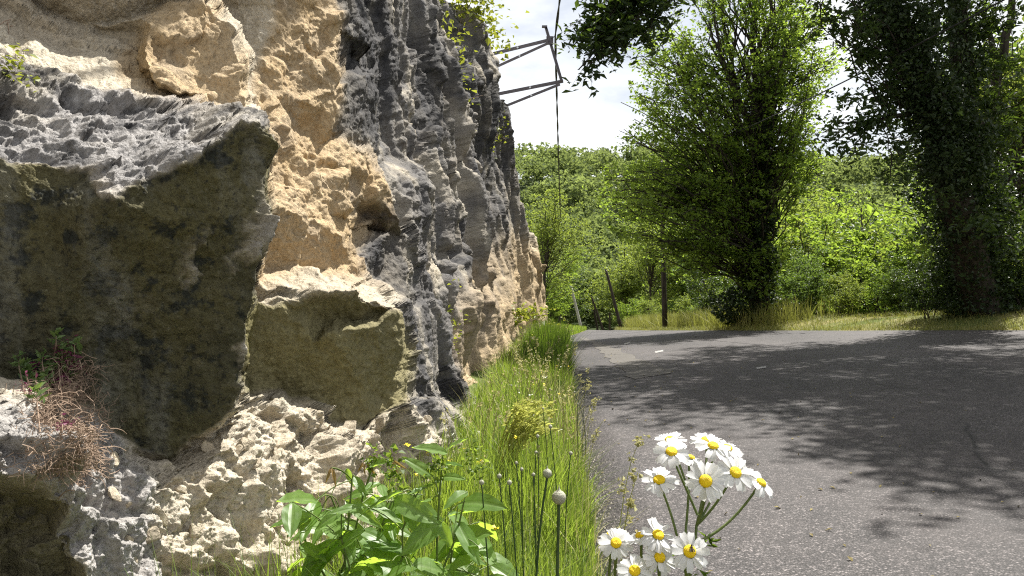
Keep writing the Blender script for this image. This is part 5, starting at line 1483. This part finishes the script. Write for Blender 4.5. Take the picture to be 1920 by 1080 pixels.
for (a, b) in (((620, 878), (612, 905)), ((622, 877), (632, 910)), ((685, 868), (680, 892)), ((688, 868), (702, 893)), ((735, 865), (745, 885)), ((738, 863), (758, 880)), ((682, 866), (672, 885))):
    Ya = Yp + rl.normal() * .04; A_ = W(a[0], a[1], Ya); o = set_leaf(RL[int(rl.integers(0, 2))], A_, W(b[0], b[1], Ya - .02), 1.0, (rl.normal() * .4, -.9, .3)); o['label'] = 'young reddish leaf'
    k = np.argmin(((allst - A_) ** 2).sum(1)); tube(pet, bez(allst[k], (allst[k] + A_) / 2 + (0, 0, .015), A_, 5) - pb, .0013, 4)
pet.obj('petioles', M_DSTEM, plant, True)['kind'] = 'stuff'
fl = MB()
for (px, py) in ((735, 880), (745, 895), (815, 880), (822, 868), (880, 860), (700, 860), (905, 870)):
    q = W(px, py, Yp - .03) + rl.normal(size=(40, 3)) * np.array((.012, .010, .022)) - pb
    V, Q, T_ = leaves(q, .011, .5, rl, .5, 0); fl.add(V, None, Q, T_)
ob = fl.obj('flower_buds', M_CAMP, plant); ob.data.materials.clear(); ob.data.materials.append(M_GRASS); ob['kind'] = 'stuff'
props(plant, 'broad leaved bright green plant at the foot of the pale crumbling rock', 'plant')

# ---------------------------------------------------------------- plants growing out of the cliff
M_TWIG = plain_mat('dry_twig', (.16, .11, .08), (.36, .27, .20), 60, .9, .1)
M_PURPLE = leaf_mat('purple_blossom', (.10, .018, .045), (.22, .05, .11), (.20, .04, .10), .35)
e0 = rock_at(105, 800, .03); cp = empty('cliff_plant', e0)
rc = np.random.default_rng(44); tw = MB()
def on_rock(px, py, out): return rock_at(px, py, out) - e0
for k in range(2300):
    px = np.clip(rc.normal(95, 42), -40, 195); py = rc.uniform(690, 905)
    if py < 740: px = np.clip(rc.normal(110, 22), 50, 165)
    a = on_rock(px, py, abs(rc.normal()) * .035 + .008); l = rc.uniform(.012, .045)
    d = rc.normal(size=3); d[2] = d[2] * .8 - .4; d /= np.linalg.norm(d)
    m = a + d * l * .5 + rc.normal(size=3) * .012; tube(tw, bez(a, m, a + d * l + rc.normal(size=3) * .006, 4), (.0009, .0008, .0007, .0005), 3, rc.random())
for (p, q_) in (((145, 700), (182, 690)), ((160, 703), (205, 716)), ((160, 718), (200, 722)), ((135, 715), (160, 730)), ((85, 945), (140, 920))):
    a = on_rock(*p, .04); b = on_rock(q_[0], q_[1], .0); b = W(q_[0], q_[1], (a + e0)[1] - .03) - e0
    tube(tw, bez(a, (a + b) / 2 + (0, 0, .015), b, 6), np.linspace(.0013, .0007, 6), 4, .8)
ob = tw.obj('dry_stems', M_TWIG, cp); ob['kind'] = 'stuff'
gl = MB(); gs = MB()
M_SAGE = leaf_mat('cliff_leaf', (.06, .11, .035), (.16, .23, .085), (.28, .40, .07), .4)
for (px, py) in ((80, 645), (118, 660), (56, 680), (66, 700), (20, 700), (28, 715), (38, 735), (50, 722), (85, 690), (12, 765), (105, 700), (8, 690), (95, 668)):
    c = on_rock(px, py, .05 + rc.random() * .03); tube(gs, [on_rock(px + 12, py + 70, .01), c + (0, 0, -.02), c], (.0016, .0013, .001), 4)
    n = 13; u = np.linspace(0, 1, n); an = u * 14
    C_ = c + np.stack([np.cos(an) * .014 * (1.1 - u * .6), np.sin(an) * .014 * (1.1 - u * .6), u * .035 - .02], 1)
    V, Q, T_ = leaves(C_, .026, .17, rc, .4, -.25, out=np.stack([np.cos(an), np.sin(an), .5 + 0 * an], 1) * 1.6); gl.add(V, None, Q, T_)
gl.obj('leaves', M_SAGE, cp); gs.obj('stems', M_TWIG, cp)
pf = MB()
for (px, py, n, s) in ((95, 680, 80, .016), (110, 700, 60, .014), (90, 735, 70, .012), (40, 700, 30, .01), (80, 822, 50, .012), (5, 750, 30, .01), (60, 830, 20, .008), (100, 665, 40, .012)):
    V, Q, T_ = leaves(on_rock(px, py, .05) + rc.normal(size=(n, 3)) * s, .012, .22, rc, .3, -.1); pf.add(V, None, Q, T_)
ob = pf.obj('blossom', M_PURPLE, cp); ob['kind'] = 'stuff'
props(cp, 'tangled dry cliff plant with fresh green tips and purple blossom at lower left', 'cliff plant')
M_CLP = leaf_mat('cliff_herb', (.09, .12, .02), (.24, .28, .05), (.42, .46, .05), .45)
def herb(px, py, spread_, n, leaf, lb, m=M_CLP, out=.15, stem_n=5, Y=None):
    c = rock_at(px, py, 0); e = empty('cliff_herb', c); s_ = MB(); l_ = MB(); q = c[1] / FPX
    for k in range(stem_n):
        tip = np.array((rc.normal() * spread_[0] * .6 + out * .6, rc.normal() * .1 - out, rc.normal() * spread_[1] * .7)) * 1.0
        tube(s_, bez((0, 0, 0), tip * .5 + (0, 0, .03), tip, 5), np.linspace(.006, .003, 5) * (c[1] / 14), 4)
    C_ = rc.normal(size=(n, 3)) * np.array((spread_[0], spread_[0] * .6, spread_[1])) * .55 + np.array((out * .6, -out, 0))
    V, Q, T_ = leaves(C_, leaf, .32, rc, .6, .1); l_.add(V, None, Q, T_)
    s_.obj('stems', M_TWIG, e); l_.obj('leaves', m, e)
    return props(e, lb, 'cliff plant')
herb(890, 8, (.55, .45), 420, .10, 'yellow green tuft on the cliff edge at the top of the picture', out=.2)
herb(912, 72, (.5, .40), 420, .10, 'bushy tuft on the cliff edge just left of the bracket arm', out=.2)
herb(856, 48, (.22, .9), 260, .085, 'trailing yellow green plant high on the grey cliff face', out=.12)
herb(876, 130, (.28, .8), 240, .08, 'loose straggling plant below the trailing one on the grey face', out=.12)
herb(928, 250, (.22, .30), 90, .07, 'small sprig with orange tinged leaves on the dark cliff face', out=.12)
herb(878, 190, (.22, .25), 60, .07, 'tiny sprig in a crack below the straggling plant', out=.1)
herb(972, 588, (.42, .20), 240, .085, 'bright green rosette growing low on the far end of the cliff', out=.25)
herb(862, 622, (.14, .35), 110, .045, 'thin green herb in a vertical crack of the grey rock', out=.06)
herb(6, 165, (.05, .07), 60, .020, 'small green sprig at the left edge above the mossy block', out=.04)
# dry twigs hanging at the upper left corner
c = rock_at(10, 40, .02); e = empty('dry_twig', c); s_ = MB()
for k in range(5):
    a = rc.normal(size=3) * .01; b = np.array((rc.normal() * .03, -.05, -.05 - rc.random() * .14)); tube(s_, bez(a, (a + b) / 2 + rc.normal(size=3) * .02 + (0, -.04, .02), b, 6), np.linspace(.0018, .0008, 6), 4)
s_.obj('twigs', M_TWIG, e)
props(e, 'few dry twigs hanging over the rock at the upper left corner', 'twig')
